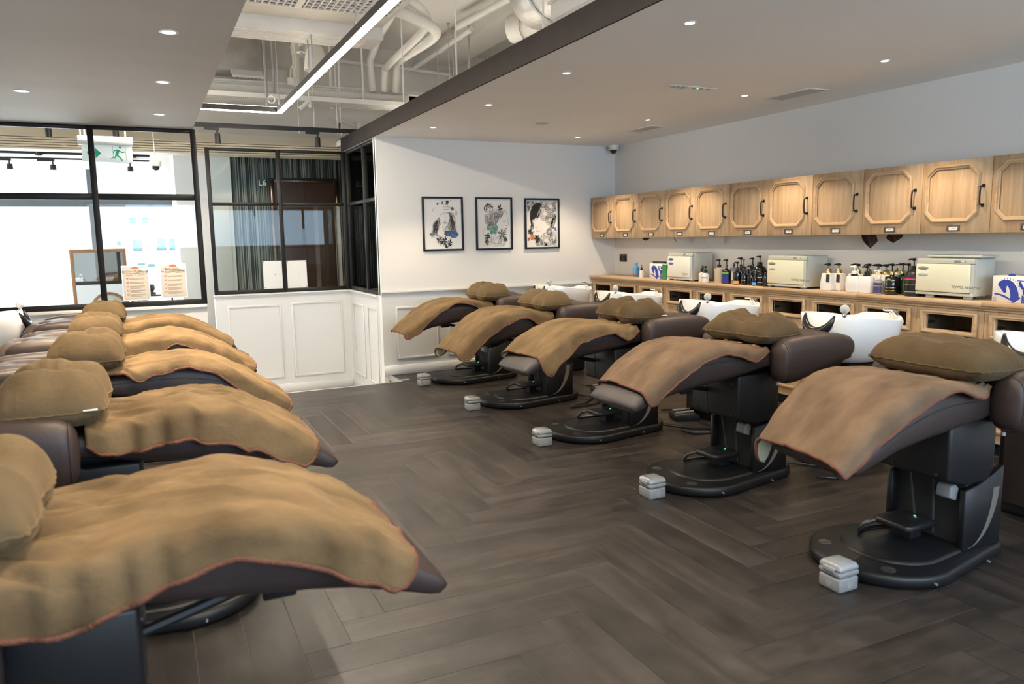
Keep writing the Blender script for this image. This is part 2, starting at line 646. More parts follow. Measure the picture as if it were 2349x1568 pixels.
def stadium(x0, x1, hw0, hw1, n=12):
    """2D outline: round nose of half width hw0 at x0, round tail hw1 at x1"""
    pts = []
    for k in range(n + 1):
        a = PI / 2 + PI * k / n
        pts.append((x0 + hw0 + hw0 * math.cos(a), hw0 * math.sin(a)))
    for k in range(n + 1):
        a = -PI / 2 + PI * k / n
        pts.append((x1 - hw1 + hw1 * math.cos(a) * 1.0, hw1 * math.sin(a)))
    return pts

# ---------------------------------------------------------------- room shell
XR, XL, YB, ZC = 5.198, -2.33, 7.955, 2.522
YREAR, ZS, YV = -2.6, 3.88, 9.9
ZLOW = -0.34

floor = struct(MB().box(XL, XR, YREAR, 7.51, ZLOW, -0.0022).box(2.30, XR, 7.51, YB, ZLOW, -0.0022).obj('floor', 'floor_joint', bevel=0, smooth=0))
struct(MB().box(-6, XR, 7.51, 13.0, ZLOW - 0.05, ZLOW).obj('floor', 'corridor_floor', smooth=0))

# herringbone planks: the 300 largest in view one by one, the others as one mesh
PW, PL, GAP = 0.172, 1.032, 0.0022
rects = [(XL, XR, YREAR, 7.505), (2.305, XR, 7.505, YB)]
planks = []
for c in range(-60, 60):
    for s_ in range(-12, 13):
        off = s_ * 12
        for kind in (0, 1):
            if kind == 0:      # along x
                x0, y0 = (c + off) * PW, c * PW
                x1, y1 = x0 + PL, y0 + PW
            else:              # along y
                x0, y0 = (c + off) * PW, (c + 1) * PW
                x1, y1 = x0 + PW, y0 + PL
            x0 += 0.06; x1 += 0.06; y0 += 0.03; y1 += 0.03
            for ri, (a, b, d, e) in enumerate(rects):
                u0, u1, v0, v1 = max(x0, a), min(x1, b), max(y0, d), min(y1, e)
                if u1 - u0 > 0.012 and v1 - v0 > 0.012:
                    planks.append((kind, round(u0 + GAP / 2, 4), round(u1 - GAP / 2, 4), round(v0 + GAP / 2, 4), round(v1 - GAP / 2, 4)))


def seen_size(p):
    k, a, b, c, d = p
    mid = Vector(((a + b) / 2, (c + d) / 2, 0)) - Vector((0, 0, 1.45))
    z = mid.dot(_f)
    if z < 0.5:
        return 0
    px, py = mid.dot(_r) / z, mid.dot(_u) / z
    if abs(px) > 0.74 or py < -0.52:
        return 0
    hide = 0.25 if (mid.x > 3.3 or mid.x < 0.1) else 1.0
    return (b - a) * (d - c) / (z * z) * 1.45 / mid.length * hide


planks.sort(key=seen_size, reverse=True)
cache = {}
rest = MB()
for i, (k, a, b, c, d) in enumerate(planks):
    if i < 296:
        key = (k, round(b - a, 3), round(d - c, 3))
        if key not in cache:
            cache[key] = MB().box(-(b - a) / 2, (b - a) / 2, -(d - c) / 2, (d - c) / 2, -0.0022, 0).mesh('plank', 'floor_plank_y' if k else 'floor_plank', smooth=0, bevel=0.0008, seg=1)
        o = link('plank', cache[key], floor, ((a + b) / 2, (c + d) / 2, random.uniform(-0.0002, 0.0003)))
    else:
        rest.box(a, b, c, d, -0.0022, 0)
tag(rest.obj('planks', 'floor_plank', floor, smooth=0), kind='stuff')
struct(MB().box(XL, 2.312, 7.503, 7.525, -0.05, 0.004).box(2.29, 2.312, 7.525, YB - 0.003, -0.05, 0.004).obj('trim_1', 'aluminium', bevel=0.002))

# walls
struct(MB().box(XR, XR + 0.12, YREAR, YV, ZLOW, ZS).obj('wall_right', 'wall_paint', smooth=0))
struct(MB().box(XL - 0.12, XL, YREAR, 8.06, ZLOW, ZS).obj('wall_left', 'wall_paint', smooth=0))
wb = struct(MB().box(2.246, XR, YB, 8.06, ZLOW, ZC + 0.14).obj('wall_back', 'wall_paint', smooth=0))
struct(MB().box(-6, XR, YV, YV + 0.1, 2.60, ZS).obj('wall_void', 'slab_paint', smooth=0))
rear = struct(MB().box(XL, XR, YREAR - 0.1, YREAR, ZLOW, 1.30).box(XL, XR, YREAR - 0.1, YREAR, 2.38, ZS).box(XL, -1.1, YREAR - 0.1, YREAR, 1.30, 2.38).obj('wall_rear', 'wall_paint', smooth=0))
wr4 = struct(MB().box(-1.1, XR, YREAR - 0.09, YREAR - 0.03, 1.30, 1.36).box(-1.1, XR, YREAR - 0.09, YREAR - 0.03, 2.32, 2.38).obj('window_4', 'black_metal', smooth=0))
for i in range(6):
    MB().box(-1.1 + i * 1.25, -1.04 + i * 1.25, YREAR - 0.09, YREAR - 0.03, 1.36, 2.32).obj('mullion', 'black_metal', wr4, smooth=0)
ceil_r = struct(MB().box(2.217, XR, YREAR, 9.3, ZC, ZC + 0.14).box(2.217, XR, 9.3, 9.9, ZC + 0.08, ZC + 0.14).obj('ceiling', 'ceiling_paint', smooth=0))
struct(MB().box(2.204, 2.217, YREAR, 9.31, ZC - 0.006, ZC + 0.146).obj('trim_3', 'fascia_grey', smooth=0))
struct(MB().box(XL, 0.487, YREAR, YB + 0.1, 2.52, 2.66).obj('ceiling', 'ceiling_paint_shaded', smooth=0))  # white ceiling with its shade painted in
slab = struct(MB().box(-6, XR, YREAR, YV, ZS, ZS + 0.2).box(3.55, 3.95, YREAR, YV, ZS - 0.14, ZS).box(-6, XR, 4.3, 4.6, ZS - 0.2, ZS).obj('ceiling', 'slab_paint', smooth=0))

# wainscot on the picture wall
def moulding(parent, axis, a0, a1, z0, z1, plane, wd=0.026, dp=0.012, name='panel_moulding'):
    """rectangular frame proud of a plane. axis 'y': wall faces -y; axis 'x': wall faces -x"""
    o = [(a0, z0), (a1, z0), (a1, z1), (a0, z1)]
    i = [(a0 + wd, z0 + wd), (a1 - wd, z0 + wd), (a1 - wd, z1 - wd), (a0 + wd, z1 - wd)]
    return MB().ring_prism(o, i, plane - dp, plane, axis).obj(name, 'panel_paint', parent, bevel=0.004, seg=1)


def rail(parent, axis, a0, a1, plane, z, name='chair_rail'):
    prof = [(0, -0.022), (0.008, -0.022), (0.012, -0.006), (0.026, 0.0), (0.026, 0.014), (0, 0.014)]
    b = MB()
    ring = lambda a: [((a, plane - p, z + h) if axis == 'y' else (plane - p, a, z + h)) for p, h in prof]
    return b.loft([ring(a0), ring(a1)]).obj(name, 'panel_paint', parent, smooth=0)


MB().box(2.246, XR, YB - 0.006, YB, 0.0, 0.885).obj('wainscot', 'panel_paint', wb, smooth=0)
rail(wb, 'y', 2.246, XR, YB - 0.006, 0.895)
for a0, a1 in ((2.392, 2.888), (2.99, 3.49), (3.59, 4.09), (4.19, 4.69)):
    moulding(wb, 'y', a0, a1, 0.165, 0.742, YB - 0.006)
struct(MB().box(2.246, XR, YB - 0.022, YB - 0.006, 0, 0.105).obj('baseboard_back', 'panel_paint', bevel=0.004, seg=1))

# return partition (x = 2.24) and the partition beyond it (y = 9.3)
wr = struct(MB().box(2.24, 2.36, 8.06, 9.4, ZLOW, 0.865).obj('wall_return', 'panel_paint', smooth=0))
rail(wr, 'x', 8.06, 9.3, 2.24, 0.850)
moulding(wr, 'x', 8.68, 9.17, -0.15, 0.72, 2.24)
moulding(wr, 'x', 8.11, 8.51, -0.15, 0.72, 2.24)
MB().box(2.225, 2.24, 8.06, 9.3, ZLOW, -0.23).obj('baseboard', 'panel_paint', wr, bevel=0.004, seg=1)
wm = struct(MB().box(0.68, 2.24, 9.3, 9.42, ZLOW, 0.865).obj('wall_middle', 'panel_paint', smooth=0))
rail(wm, 'y', 0.66, 2.24, 9.3, 0.850)
moulding(wm, 'y', 0.805, 1.405, -0.155, 0.735, 9.3)
moulding(wm, 'y', 1.52, 2.13, -0.155, 0.745, 9.3)
MB().box(0.665, 2.225, 9.285, 9.3, ZLOW, -0.23).obj('baseboard', 'panel_paint', wm, bevel=0.004, seg=1)


def framed_window(name, axis, plane, cols, rows, a_lo, a_hi, z_lo, z_hi, fw, glassm, depth=0.05):
    """black frame: each member and each pane its own part"""
    e = struct(link(name, None))
    cols = [(a_lo, a_lo + fw)] + [(c - fw / 2, c + fw / 2) for c in cols] + [(a_hi - fw, a_hi)]
    rows = [(z_lo, z_lo + fw)] + rows + [(z_hi - fw * 0.7, z_hi)]

    def bx(a0, a1, z0, z1, d0, d1):
        return MB().box(a0, a1, plane + d0, plane + d1, z0, z1) if axis == 'y' else MB().box(plane + d0, plane + d1, a0, a1, z0, z1)
    for a0, a1 in cols:
        bx(a0, a1, z_lo, z_hi, 0, depth).obj('mullion', 'black_metal', e, bevel=0.003, seg=1)
    for z0, z1 in rows:
        for (p, q), (r, s2) in zip(cols, cols[1:]):
            bx(q, r, z0, z1, 0.003, depth - 0.003).obj('transom', 'black_metal', e, bevel=0.003, seg=1)
    for (p, q), (r, s2) in zip(cols, cols[1:]):
        for (z0, z1), (z2, z3) in zip(rows, rows[1:]):
            bx(q, r, z1, z2, depth * 0.5 - 0.003, depth * 0.5 + 0.003).obj('pane', glassm + ('_top' if glassm == 'partition_glass' and z1 > 1.7 else ''), e, smooth=0)
    return e


win1 = framed_window('window_1', 'y', YB, [-2.06, -1.215, -0.37], [(1.862, 1.918)], XL, 0.512, 0.872, 2.52, 0.05, 'clear_glass')
win2 = framed_window('window_2', 'y', 9.31, [1.468], [(1.875, 1.912)], 0.68, 2.25, 0.865, 2.516, 0.045, 'partition_glass')
win3 = framed_window('window_3', 'x', 2.245, [8.52], [(1.875, 1.912)], 7.985, 9.31, 0.865, 2.516, 0.045, 'partition_glass')
wl = struct(MB().box(XL, 0.505, YB, 8.06, ZLOW, 0.872).obj('wall_front_left', 'panel_paint', smooth=0))
rail(wl, 'y', XL, 0.505, YB, 0.846)
for k in range(4):
    moulding(wl, 'y', -0.25 - k * 0.68, 0.35 - k * 0.68, 0.165, 0.742, YB)

# slatted bulkhead above the passage
bh = struct(MB().box(-6, 2.9, 9.60, 9.9, 2.60, 2.70).obj('trim_2', 'slat_beige', smooth=0))
for k in range(5):
    MB().box(-6, 2.9, 9.60 + 0.012 * k, 9.9, 2.575 - 0.0245 * k, 2.594 - 0.0245 * k).obj('slat', 'slat_beige', bh, smooth=0)

# ---------------------------------------------------------------- beyond the glass: reception, outer window, houses
struct(MB().box(-6, 0.43, 13.0, 13.15, 2.56, 3.3).box(-6, 0.43, 13.0, 13.15, ZLOW, 0.12).obj('wall_far', 'wall_paint', smooth=0))
core = struct(MB().box(0.43, 1.15, 11.42, 13.15, ZLOW, 3.3).obj('wall_core', 'wall_paint', smooth=0))
MB().box(0.43, 1.10, 11.385, 11.42, ZLOW, 2.06).obj('cladding_panel', 'panel_paint', core, bevel=0.004, seg=1)
MB().box(0.43, 1.15, 11.37, 11.42, ZLOW, 0.10).obj('baseboard', 'panel_paint', core, smooth=0)
struct(MB().box(-6, XR, 9.9, 13.15, 3.25, 3.35).obj('ceiling', 'ceiling_paint', smooth=0))
win5 = struct(MB().box(-6, 0.43, 13.0, 13.1, 2.02, 2.13).obj('window_5', 'mullion_grey', smooth=0))
for x in (-4.9, -2.75, -0.645):
    MB().box(x - 0.056, x + 0.056, 12.99, 13.1, 0.12, 2.56).obj('mullion', 'mullion_grey', win5, smooth=0)
for a, b in ((-6, -4.956), (-4.844, -2.806), (-2.694, -0.701), (-0.589, 0.43)):
    MB().box(a, b, 13.045, 13.051, 0.12, 2.02).obj('pane', 'clear_glass', win5, smooth=0)
    MB().box(a, b, 13.045, 13.051, 2.13, 2.56).obj('pane', 'clear_glass', win5, smooth=0)

house = thing('apartment_block', 'pale apartment block seen far off through the reception window', 'building', (-2, 44, -14))
MB().box(-16, 9, 0, 8, 0, 40).obj('wall', 'facade_white', house, smooth=0)
wins = []
for px, z0, z1, w_ in ((1.39, 14.55, 14.85, 0.32), (1.96, 14.55, 14.85, 0.30), (1.47, 13.15, 13.75, 0.42), (2.58, 13.15, 13.75, 0.42), (3.18, 13.15, 13.75, 0.32), (0.75, 13.45, 13.65, 0.16), (1.6, 12.3, 12.5, 0.35), (2.1, 12.3, 12.45, 0.3), (3.2, 12.25, 12.5, 0.4)):
    f = MB().box(px, px + w_, -0.12, 0.02, z0 + 2, z1 + 2).obj('window', 'mullion_grey', house, smooth=0)
    MB().box(px + 0.03, px + w_ - 0.03, -0.14, -0.11, z0 + 2.03, z1 + 1.97).obj('pane', 'facade_glass', f, smooth=0)

# leaning mirror, round backed chair, table and stools in the reception
mi = thing('leaning_mirror', 'tall wood framed mirror leaning by the reception window', 'mirror', (-0.515, 10.5, ZLOW))
ro = [(-0.30, 0.0), (0.30, 0.0), (0.30, 1.75), (-0.30, 1.75)]
ri = [(-0.262, 0.045), (0.262, 0.045), (0.262, 1.708), (-0.262, 1.708)]
MB().ring_prism(ro, ri, 0, 0.03, 'y').obj('frame', 'mirror_wood', mi, bevel=0.004, seg=1)
MB().box(-0.262, 0.262, 0.014, 0.018, 0.045, 1.708).obj('glass', 'mirror_glass', mi, smooth=0)
MB().box(-0.29, 0.29, 0.019, 0.027, 0.02, 1.73).obj('backing', 'oak_dark', mi, smooth=0)
ch = thing('armchair', 'wood rimmed armchair with oval cream back before leaning mirror', 'armchair', (-0.47, 9.72, ZLOW))
ov = [(0.23 * math.cos(2 * PI * k / 28), 0.24 * math.sin(2 * PI * k / 28)) for k in range(28)]
oi = [(x * 0.87, z * 0.87) for x, z in ov]
MB().ring_prism([(x, z + 0.945) for x, z in ov], [(x, z + 0.945) for x, z in oi], -0.02, 0.02, 'y').obj('back_rim', 'mirror_wood', ch, bevel=0.006)
MB().sphere((0, 0, 0.945), 0.2, 0.035, 0.208, n=20).obj('back_cushion', 'cushion_cream', ch, smooth=180)
MB().box(-0.27, 0.27, -0.06, 0.46, 0.38, 0.48).obj('seat', 'cushion_cream', ch, bevel=0.03)
for sx in (-0.22, 0.22):
    for sy in (0.0, 0.40):
        MB().cyl((sx, sy, 0), 0.02, 0.0, 0.40, 8).obj('leg', 'mirror_wood', ch)
    MB().tube([(sx, 0, 0.40), (sx, 0.0, 0.74)], 0.014, 6).obj('back_post', 'mirror_wood', ch)
tb = thing('reception_table', 'dark thin legged table at the outer reception window', 'table', (0.15, 12.45, ZLOW))
MB().box(-0.18, 0.18, -0.2, 0.2, 1.045, 1.07).obj('tabletop', 'black_metal', tb, smooth=0)
for sx in (-0.165, 0.165):
    for sy in (-0.18, 0.18):
        MB().box(sx - 0.01, sx + 0.01, sy - 0.01, sy + 0.01, 0, 1.045).obj('leg', 'black_metal', tb, smooth=0)
st = thing('bar_stool', 'black bar stool standing left of thin legged reception table', 'stool', (-0.13, 12.35, ZLOW))
MB().box(-0.1, 0.1, -0.14, 0.14, 0.985, 1.01).obj('seat', 'black_metal', st, smooth=0)
for sx in (-0.09, -0.0, 0.09):
    for sy in (-0.12, 0.12):
        MB().box(sx - 0.008, sx + 0.008, sy - 0.008, sy + 0.008, 0, 0.985).obj('leg', 'black_metal', st, smooth=0)
cz = MB()
cz.box(-0.05, 0.05, -0.04, 0.04, 0, 0.03).lathe([(0.02, 0.03), (0.045, 0.08), (0.04, 0.14), (0.0, 0.16)], 12)
tag(cz.obj('desk_telephone', 'black_plastic', None, (0.05, 12.40, ZLOW + 1.07)), 'small dark desk phone on the thin legged reception table', 'telephone')

# lift lobby behind the partition
struct(MB().box(1.15, XR, 11.5, 11.65, ZLOW, 2.8).obj('wall_lobby', 'lobby_dark', smooth=0))
struct(MB().box(1.15, XR, 9.91, 11.5, 2.78, 2.86).obj('ceiling', 'lobby_dark', smooth=0))
struct(MB().box(XR - 0.1, XR, 8.06, 11.5, ZLOW, 2.8).obj('wall_lobby_side', 'lobby_dark', smooth=0))
struct(MB().box(1.15, XR, 9.42, 11.5, ZLOW, ZLOW + 0.004).obj('floor', 'lobby_floor', smooth=0))
wood('string_tones', (0.05, 0.055, 0.05), (0.30, 0.31, 0.27), (60, 60, 0.3), tone=0.95, island=True)
sb = MB()
x = 1.16
while x < 5.05:
    wd = random.choice((0.006, 0.008, 0.012, 0.018))
    d = random.uniform(0.0, 0.012)
    if not 1.67 < x < 2.64:
        sb.box(x, x + wd, 11.482 - d, 11.5, ZLOW, 2.78)
    else:
        sb.box(x, x + wd, 11.482 - d, 11.5, 2.37, 2.78)
    x += wd + random.choice((0.002, 0.006, 0.012))
tag(sb.obj('string_curtain', 'string_tones', smooth=0), 'dark hanging string screen lining the lift lobby wall', 'screen', kind='stuff')
text('L6', (1.515, 11.458, 2.255), 0.115, 'letter_steel', None, FACE_Y, depth=0.006, name='floor_sign')
tag(bpy.data.objects['floor_sign'], 'thin steel L6 floor sign beside the lift door', 'sign')
lf = thing('lift_door', 'dark brown lift doors in a bronze frame behind glass partition', 'door', (2.15, 11.5, ZLOW))
MB().box(-0.48, -0.42, -0.06, 0, 0, 2.69).box(0.42, 0.48, -0.06, 0, 0, 2.69).box(-0.42, 0.42, -0.06, 0, 2.64, 2.69).obj('frame', 'lift_frame', lf, bevel=0.004, seg=1)
MB().box(-0.42, -0.003, -0.02, -0.004, 0, 2.64).obj('door_leaf', 'lift_brown', lf, smooth=0)
MB().box(0.003, 0.42, -0.02, -0.004, 0, 2.64).obj('door_leaf', 'lift_brown', lf, smooth=0)
gd = thing('lobby_door', 'dark framed glass door standing open in the lift lobby', 'door', (2.05, 10.35, ZLOW))
MB().box(0, 0.05, -0.03, 0.03, 0, 2.25).obj('stile', 'lift_frame', gd, smooth=0)
MB().box(0.30, 0.34, -0.03, 0.03, 0, 2.25).obj('stile', 'aluminium', gd, smooth=0)
MB().box(0.05, 0.30, -0.004, 0.004, 0.0, 2.25).obj('leaf', 'partition_glass', gd, smooth=0)
spot('lobby_lamp', (1.5, 10.7, 2.74), 30, 120)
spot('lobby_lamp', (3.2, 10.6, 2.74), 34, 120)
spot('lobby_lamp', (3.0, 8.8, 2.49), 45, 140, col=(1.0, 0.6, 0.3))

# notices stuck on the glass
def notice(name, label, cx, cz, w_, h_, plane, front):
    t = thing(name, label, 'notice', (cx, plane - 0.0015, cz))
    MB().box(-w_ / 2, w_ / 2, -0.001, 0.001, -h_ / 2, h_ / 2).obj('sheet', 'paper', t, smooth=0)
    if front:
        q = lambda a, b, c, d: [(a, b), (c, b), (c, d), (a, d)]
        flat([q(-w_ * .46, -h_ * .47, w_ * .46, h_ * .455)], (0, -0.0012, 0), 'poster_border', t)
        flat([q(-w_ * .40, -h_ * .44, w_ * .40, h_ * .42)], (0, -0.0018, 0), 'poster_cream', t)
        flat([q(-w_ * .12, h_ * .40, w_ * .12, h_ * .445), q(-w_ * .05, h_ * .445, w_ * .05, h_ * .47)], (0, -0.0024, 0), 'rust', t, name='clip')
        flat([[(w_ * .16, h_ * .43), (w_ * .44, h_ * .42), (w_ * .45, h_ * .35), (w_ * .36, h_ * .32), (w_ * .17, h_ * .37)]], (0, -0.0026, 0), 'white_plastic', t, name='mask_print')
        bars = []
        for zz in (0.36, 0.22):
            bars += [q(-w_ * .34, h_ * zz, -w_ * .09, h_ * (zz + .010)), q(w_ * .09, h_ * zz, w_ * .34, h_ * (zz + .010))]
        for k in range(5):
            zz = 0.13 - k * 0.115
            for r_, ln in enumerate((0.34, 0.30 if k % 2 else 0.33, 0.12 + 0.03 * k)[:2 + (k > 1)]):
                bars += [q(-w_ * .22 + j * w_ * .036, h_ * (zz - .028 * r_), -w_ * .22 + j * w_ * .036 + w_ * .026, h_ * (zz - .028 * r_ + .013)) for j in range(int((ln + .22) / .036))]
        flat(bars, (0, -0.0024, 0), 'ink_grey', t)
        for q_, zz in (('\u201c', .275), ('\u201d', .165)):
            text(q_, (0, -0.003, h_ * zz), h_ * 0.14, 'ink_black', t, FACE_Y, 'CENTER')
        ttl = front
        text(ttl[0], (0, -0.003, h_ * .305), h_ * 0.052, 'ink_black', t, FACE_Y, 'CENTER')
        text(ttl[1], (0, -0.003, h_ * .258), h_ * 0.048, 'ink_black', t, FACE_Y, 'CENTER')
        tk = []
        for k in range(5):
            zz = h_ * (0.13 - k * 0.115)
            tk += stroke([(-w_ * .33, zz + .004), (-w_ * .30, zz - .004), (-w_ * .245, zz + .014)], .0035)
            tk += stroke([(-w_ * .34, zz - .006), (-w_ * .27, zz - .006), (-w_ * .27, zz + .004)], .0016) + stroke([(-w_ * .34, zz - .006), (-w_ * .34, zz + .01), (-w_ * .30, zz + .01)], .0016)
        flat(tk, (0, -0.0026, 0), 'tick_red', t, name='tick_marks')
    else:
        for sx in (-1, 1):
            for sz in (-1, 1):
                MB().cyl((sx * w_ * .45, -0.001, sz * h_ * .46), 0.005, -0.002, 0.0, 8, 'y').obj('corner_pin', 'ink_grey', t)
        MB().cyl((0.02, -0.001, 0.0), 0.005, -0.002, 0.0, 8, 'y').obj('corner_pin', 'ink_grey', t)
        q = lambda a, b, c, d: [(a, b), (c, b), (c, d), (a, d)]
        flat([q(-w_ * .3, h_ * (.38 - .07 * k), w_ * (.34 - .05 * (k % 3)), h_ * (.385 - .07 * k)) for k in range(11)], (0, -0.0012, 0), 'white_mat', t)
    return t


notice('notice', 'left clipboard style notice with ticks taped to reception glass', -0.098, 1.097, 0.232, 0.328, YB + 0.022, ('\u65b0\u578b\u30b3\u30ed\u30ca\u30a6\u30a4\u30eb\u30b9\u611f\u67d3\u62e1\u5927\u9632\u6b62', 'hair do Group\u306e\u5bfe\u5fdc\u306b\u3064\u3044\u3066'))
notice('notice', 'right clipboard style notice with ticks taped near the window post', 0.226, 1.108, 0.232, 0.328, YB + 0.022, ('\u65b0\u578b\u51a0\u72c0\u75c5\u6bd2\u75ab\u60c5', 'hair do Group\u4f5c\u51fa\u7684\u61c9\u5c0d\u63aa\u65bd'))
notice('notice', 'blank back of left white sheet on the dark partition glass', 1.345, 1.075, 0.232, 0.325, 9.332, None)
notice('notice', 'blank back of right white sheet beside the partition mullion', 1.616, 1.073, 0.23, 0.325, 9.332, None)

# exit sign hanging behind the glass
ex = thing('exit_sign', 'white hanging exit sign with green arrow and running figure', 'sign', (-0.255, 8.3, 2.23))
MB().box(-0.21, 0.215, -0.012, 0.012, 0.0, 0.165).obj('panel', 'exit_white', ex, bevel=0.003, seg=1)
MB().box(-0.235, 0.225, -0.035, 0.035, 0.155, 0.235).obj('housing', 'white_plastic', ex, bevel=0.004, seg=1)
for xx in (-0.21, -0.175, 0.165):
    MB().cyl((xx, 0, 0), 0.007, 0.235, ZS - 2.23, 8).obj('hanger', 'white_plastic', ex)
flat([[(-0.165, 0.065), (-0.10, 0.065), (-0.10, 0.03), (-0.05, 0.08), (-0.10, 0.13), (-0.10, 0.095), (-0.165, 0.095)]], (0, -0.0125, 0), 'exit_green', ex, name='arrow')
man = stroke([(0.095, 0.118), (0.085, 0.085), (0.075, 0.062)], [0.024, 0.026, 0.02]) + stroke([(0.095, 0.112), (0.125, 0.092), (0.152, 0.098)], 0.010) + stroke([(0.092, 0.114), (0.062, 0.108), (0.052, 0.085)], 0.010)
man += stroke([(0.082, 0.065), (0.105, 0.045), (0.125, 0.016)], 0.014) + stroke([(0.075, 0.065), (0.065, 0.042), (0.038, 0.044)], 0.013)
man += [[(0.112 + 0.010 * math.cos(a * PI / 5), 0.138 + 0.010 * math.sin(a * PI / 5)) for a in range(10)]]
flat(man, (0, -0.0125, 0), 'exit_green', ex, name='running_figure')
flat(stroke([(0.022, 0.028), (0.05, 0.05), (0.05, 0.15), (0.158, 0.15), (0.158, 0.02), (0.15, 0.014)], 0.003), (0, -0.0125, 0), 'exit_green', ex, name='doorway_outline')

# dome cameras
def dome(label, x, y, ztop, rod=0):
    t = thing('security_camera', label, 'camera', (x, y, ztop))
    MB().lathe([(0.0, 0), (0.062, 0), (0.060, -0.03), (0.055, -0.052), (0.0, -0.055)], 24).obj('housing', 'white_plastic', t)
    MB().lathe([(0.042, -0.05), (0.040, -0.068), (0.030, -0.086), (0.014, -0.095), (0.0, -0.097)], 20).obj('lens_dome', 'black_gloss', t, smooth=80)
    if rod:
        MB().cyl((0, 0, 0), 0.006, 0, rod, 8).obj('hanging_rod', 'white_plastic', t)
    return t


dome('white dome security camera under the ceiling in the room corner', 5.10, 7.83, ZC)
dome('white dome security camera hanging on a rod behind the glass', 0.17, 9.3, 2.345, ZS - 2.345)

# ---------------------------------------------------------------- things on the two lowered ceilings
def downlight(x, y, zc, label, group, k=1.0):
    t = thing('downlight', label, 'ceiling light', (x, y, zc), group=group)
    MB().lathe([(0.048 * k, 0), (0.048 * k, -0.003), (0.034 * k, -0.004), (0.032 * k, 0.0)], 24).obj('trim_ring', 'white_plastic', t)
    MB().lathe([(0.0, -0.0015), (0.031 * k, -0.0015), (0.031 * k, -0.001), (0, -0.001)], 20).obj('lamp', 'lamp_face', t)
    spot('downlight_lamp', (x, y, zc - 0.02), DL_LEFT if x < 1 else DL_POWER)
    return t


n_ = ('nearest', 'second', 'third', 'farthest')
for i, y in enumerate((3.265, 4.53, 5.80, 7.12)):
    downlight(2.585, y, ZC, f'{n_[i]} small round downlight of the row along the grey fascia', 'downlights in the row by the fascia', 0.74)
for i, y in enumerate((3.49, 4.745, 6.02, 7.30)):
    downlight(4.30, y, ZC, f'{n_[i]} small round downlight of the row near the cabinets', 'downlights in the row by the cabinets', 0.74)
for i, (x, y) in enumerate(((0.19, 4.40), (0.19, 5.73), (0.19, 7.13))):
    downlight(x, y, 2.52, f'{("nearest", "middle", "farthest")[i]} downlight near the edge of the left lowered ceiling', 'downlights along the left ceiling edge')
downlight(-0.69, 6.384, 2.52, 'downlight set alone further left in the lowered ceiling', 'downlights deeper in the left ceiling')
spot('downlight_lamp', (-0.69, 4.9, 2.49), DL_LEFT)
t = thing('ceiling_cover', 'small flat round cover plate on the right ceiling', 'cover', (3.456, 6.531, ZC))
MB().lathe([(0.0, 0), (0.066, 0), (0.062, -0.006), (0, -0.007)], 24).obj('plate', 'vent_slat', t)
t = thing('emergency_light', 'slim white emergency light with green indicator on the ceiling', 'ceiling light', (3.69, 4.63, ZC), 0)
MB().box(-0.21, 0.21, -0.04, 0.04, -0.004, 0).obj('plate', 'white_plastic', t, bevel=0.003, seg=1)
for dx in (-0.16, -0.115, -0.07):
    MB().box(dx - 0.018, dx + 0.018, -0.025, 0.025, -0.012, -0.003).obj('lens', 'lid_clear', t, bevel=0.003, seg=1)
for dx in (0.02, 0.09, 0.15):
    MB().cyl((dx, 0, 0), 0.014, -0.006, -0.003, 12).obj('screw_cap', 'vent_dark', t)
MB().cyl((0.055, 0, 0), 0.006, -0.008, -0.003, 10).obj('indicator', 'green_led', t)
for nm, cx, cy, hx, hy in (('larger slotted air grille on the ceiling near the cabinets', 4.64, 4.56, 0.085, 0.22), ('smaller slotted air grille on the ceiling toward the corner', 4.63, 6.53, 0.075, 0.20)):
    t = thing('air_grille', nm, 'vent', (cx, cy, ZC))
    MB().ring_prism([(-hx - .02, -hy - .02), (hx + .02, -hy - .02), (hx + .02, hy + .02), (-hx - .02, hy + .02)], [(-hx, -hy), (hx, -hy), (hx, hy), (-hx, hy)], -0.006, 0, 'z').obj('frame', 'white_plastic', t, bevel=0.002, seg=1)
    MB().box(-hx, hx, -hy, hy, -0.001, 0).obj('backing', 'vent_dark', t, smooth=0)
    for k in range(8):
        yy = -hx + (k + 0.5) * hx / 4
        MB().box(yy - 0.0045, yy + 0.0045, -hy, hy, -0.006, -0.001).obj('slat', 'vent_slat', t, smooth=0)

# ---------------------------------------------------------------- services in the open ceiling strip
led = thing('linear_lamp', 'long glowing linear lamp with an elbow hung in open ceiling', 'lamp', (1.33, 8.2, 2.74))
LX = 0.028
MB().box(-LX, LX, -10.0, 0.028, 0.012, 0.062).box(-1.9, -LX, -LX, LX, 0.012, 0.062).obj('housing', 'lamp_housing', led, smooth=0)
MB().box(-LX + .004, LX - .004, -10.0, 0.02, 0.062, 0.066).box(-1.9, -LX + .004, -LX + .004, LX - .004, 0.062, 0.066).obj('added_uplight', 'uplight_fill', led, smooth=0)  # unseen glowing strip added on the housing to brighten the services above
MB().box(-LX + .002, LX - .002, -10.0, 0.026, 0.007, 0.012).box(-1.9, -LX + .002, -LX + .002, LX - .002, 0.007, 0.012).obj('diffuser', 'led', led, smooth=0)
for xx, yy in ((-0.12, 0), (0.0, -0.02), (0, -1.6), (0, -1.75), (0, -3.15), (0, -4.7), (0, -6.2)):
    MB().cyl((xx, yy, 0), 0.006, 0.062, ZS - 2.74, 6).obj('suspension_rod', 'galvanised', led)
    o_ = MB().torus if False else None
MB().tube([(-0.07 + 0.035 * math.cos(a * PI / 8), 0.0, 0.14 + 0.035 * math.sin(a * PI / 8)) for a in range(17)], 0.005, 6).obj('cable_loop', 'service_paint', led)

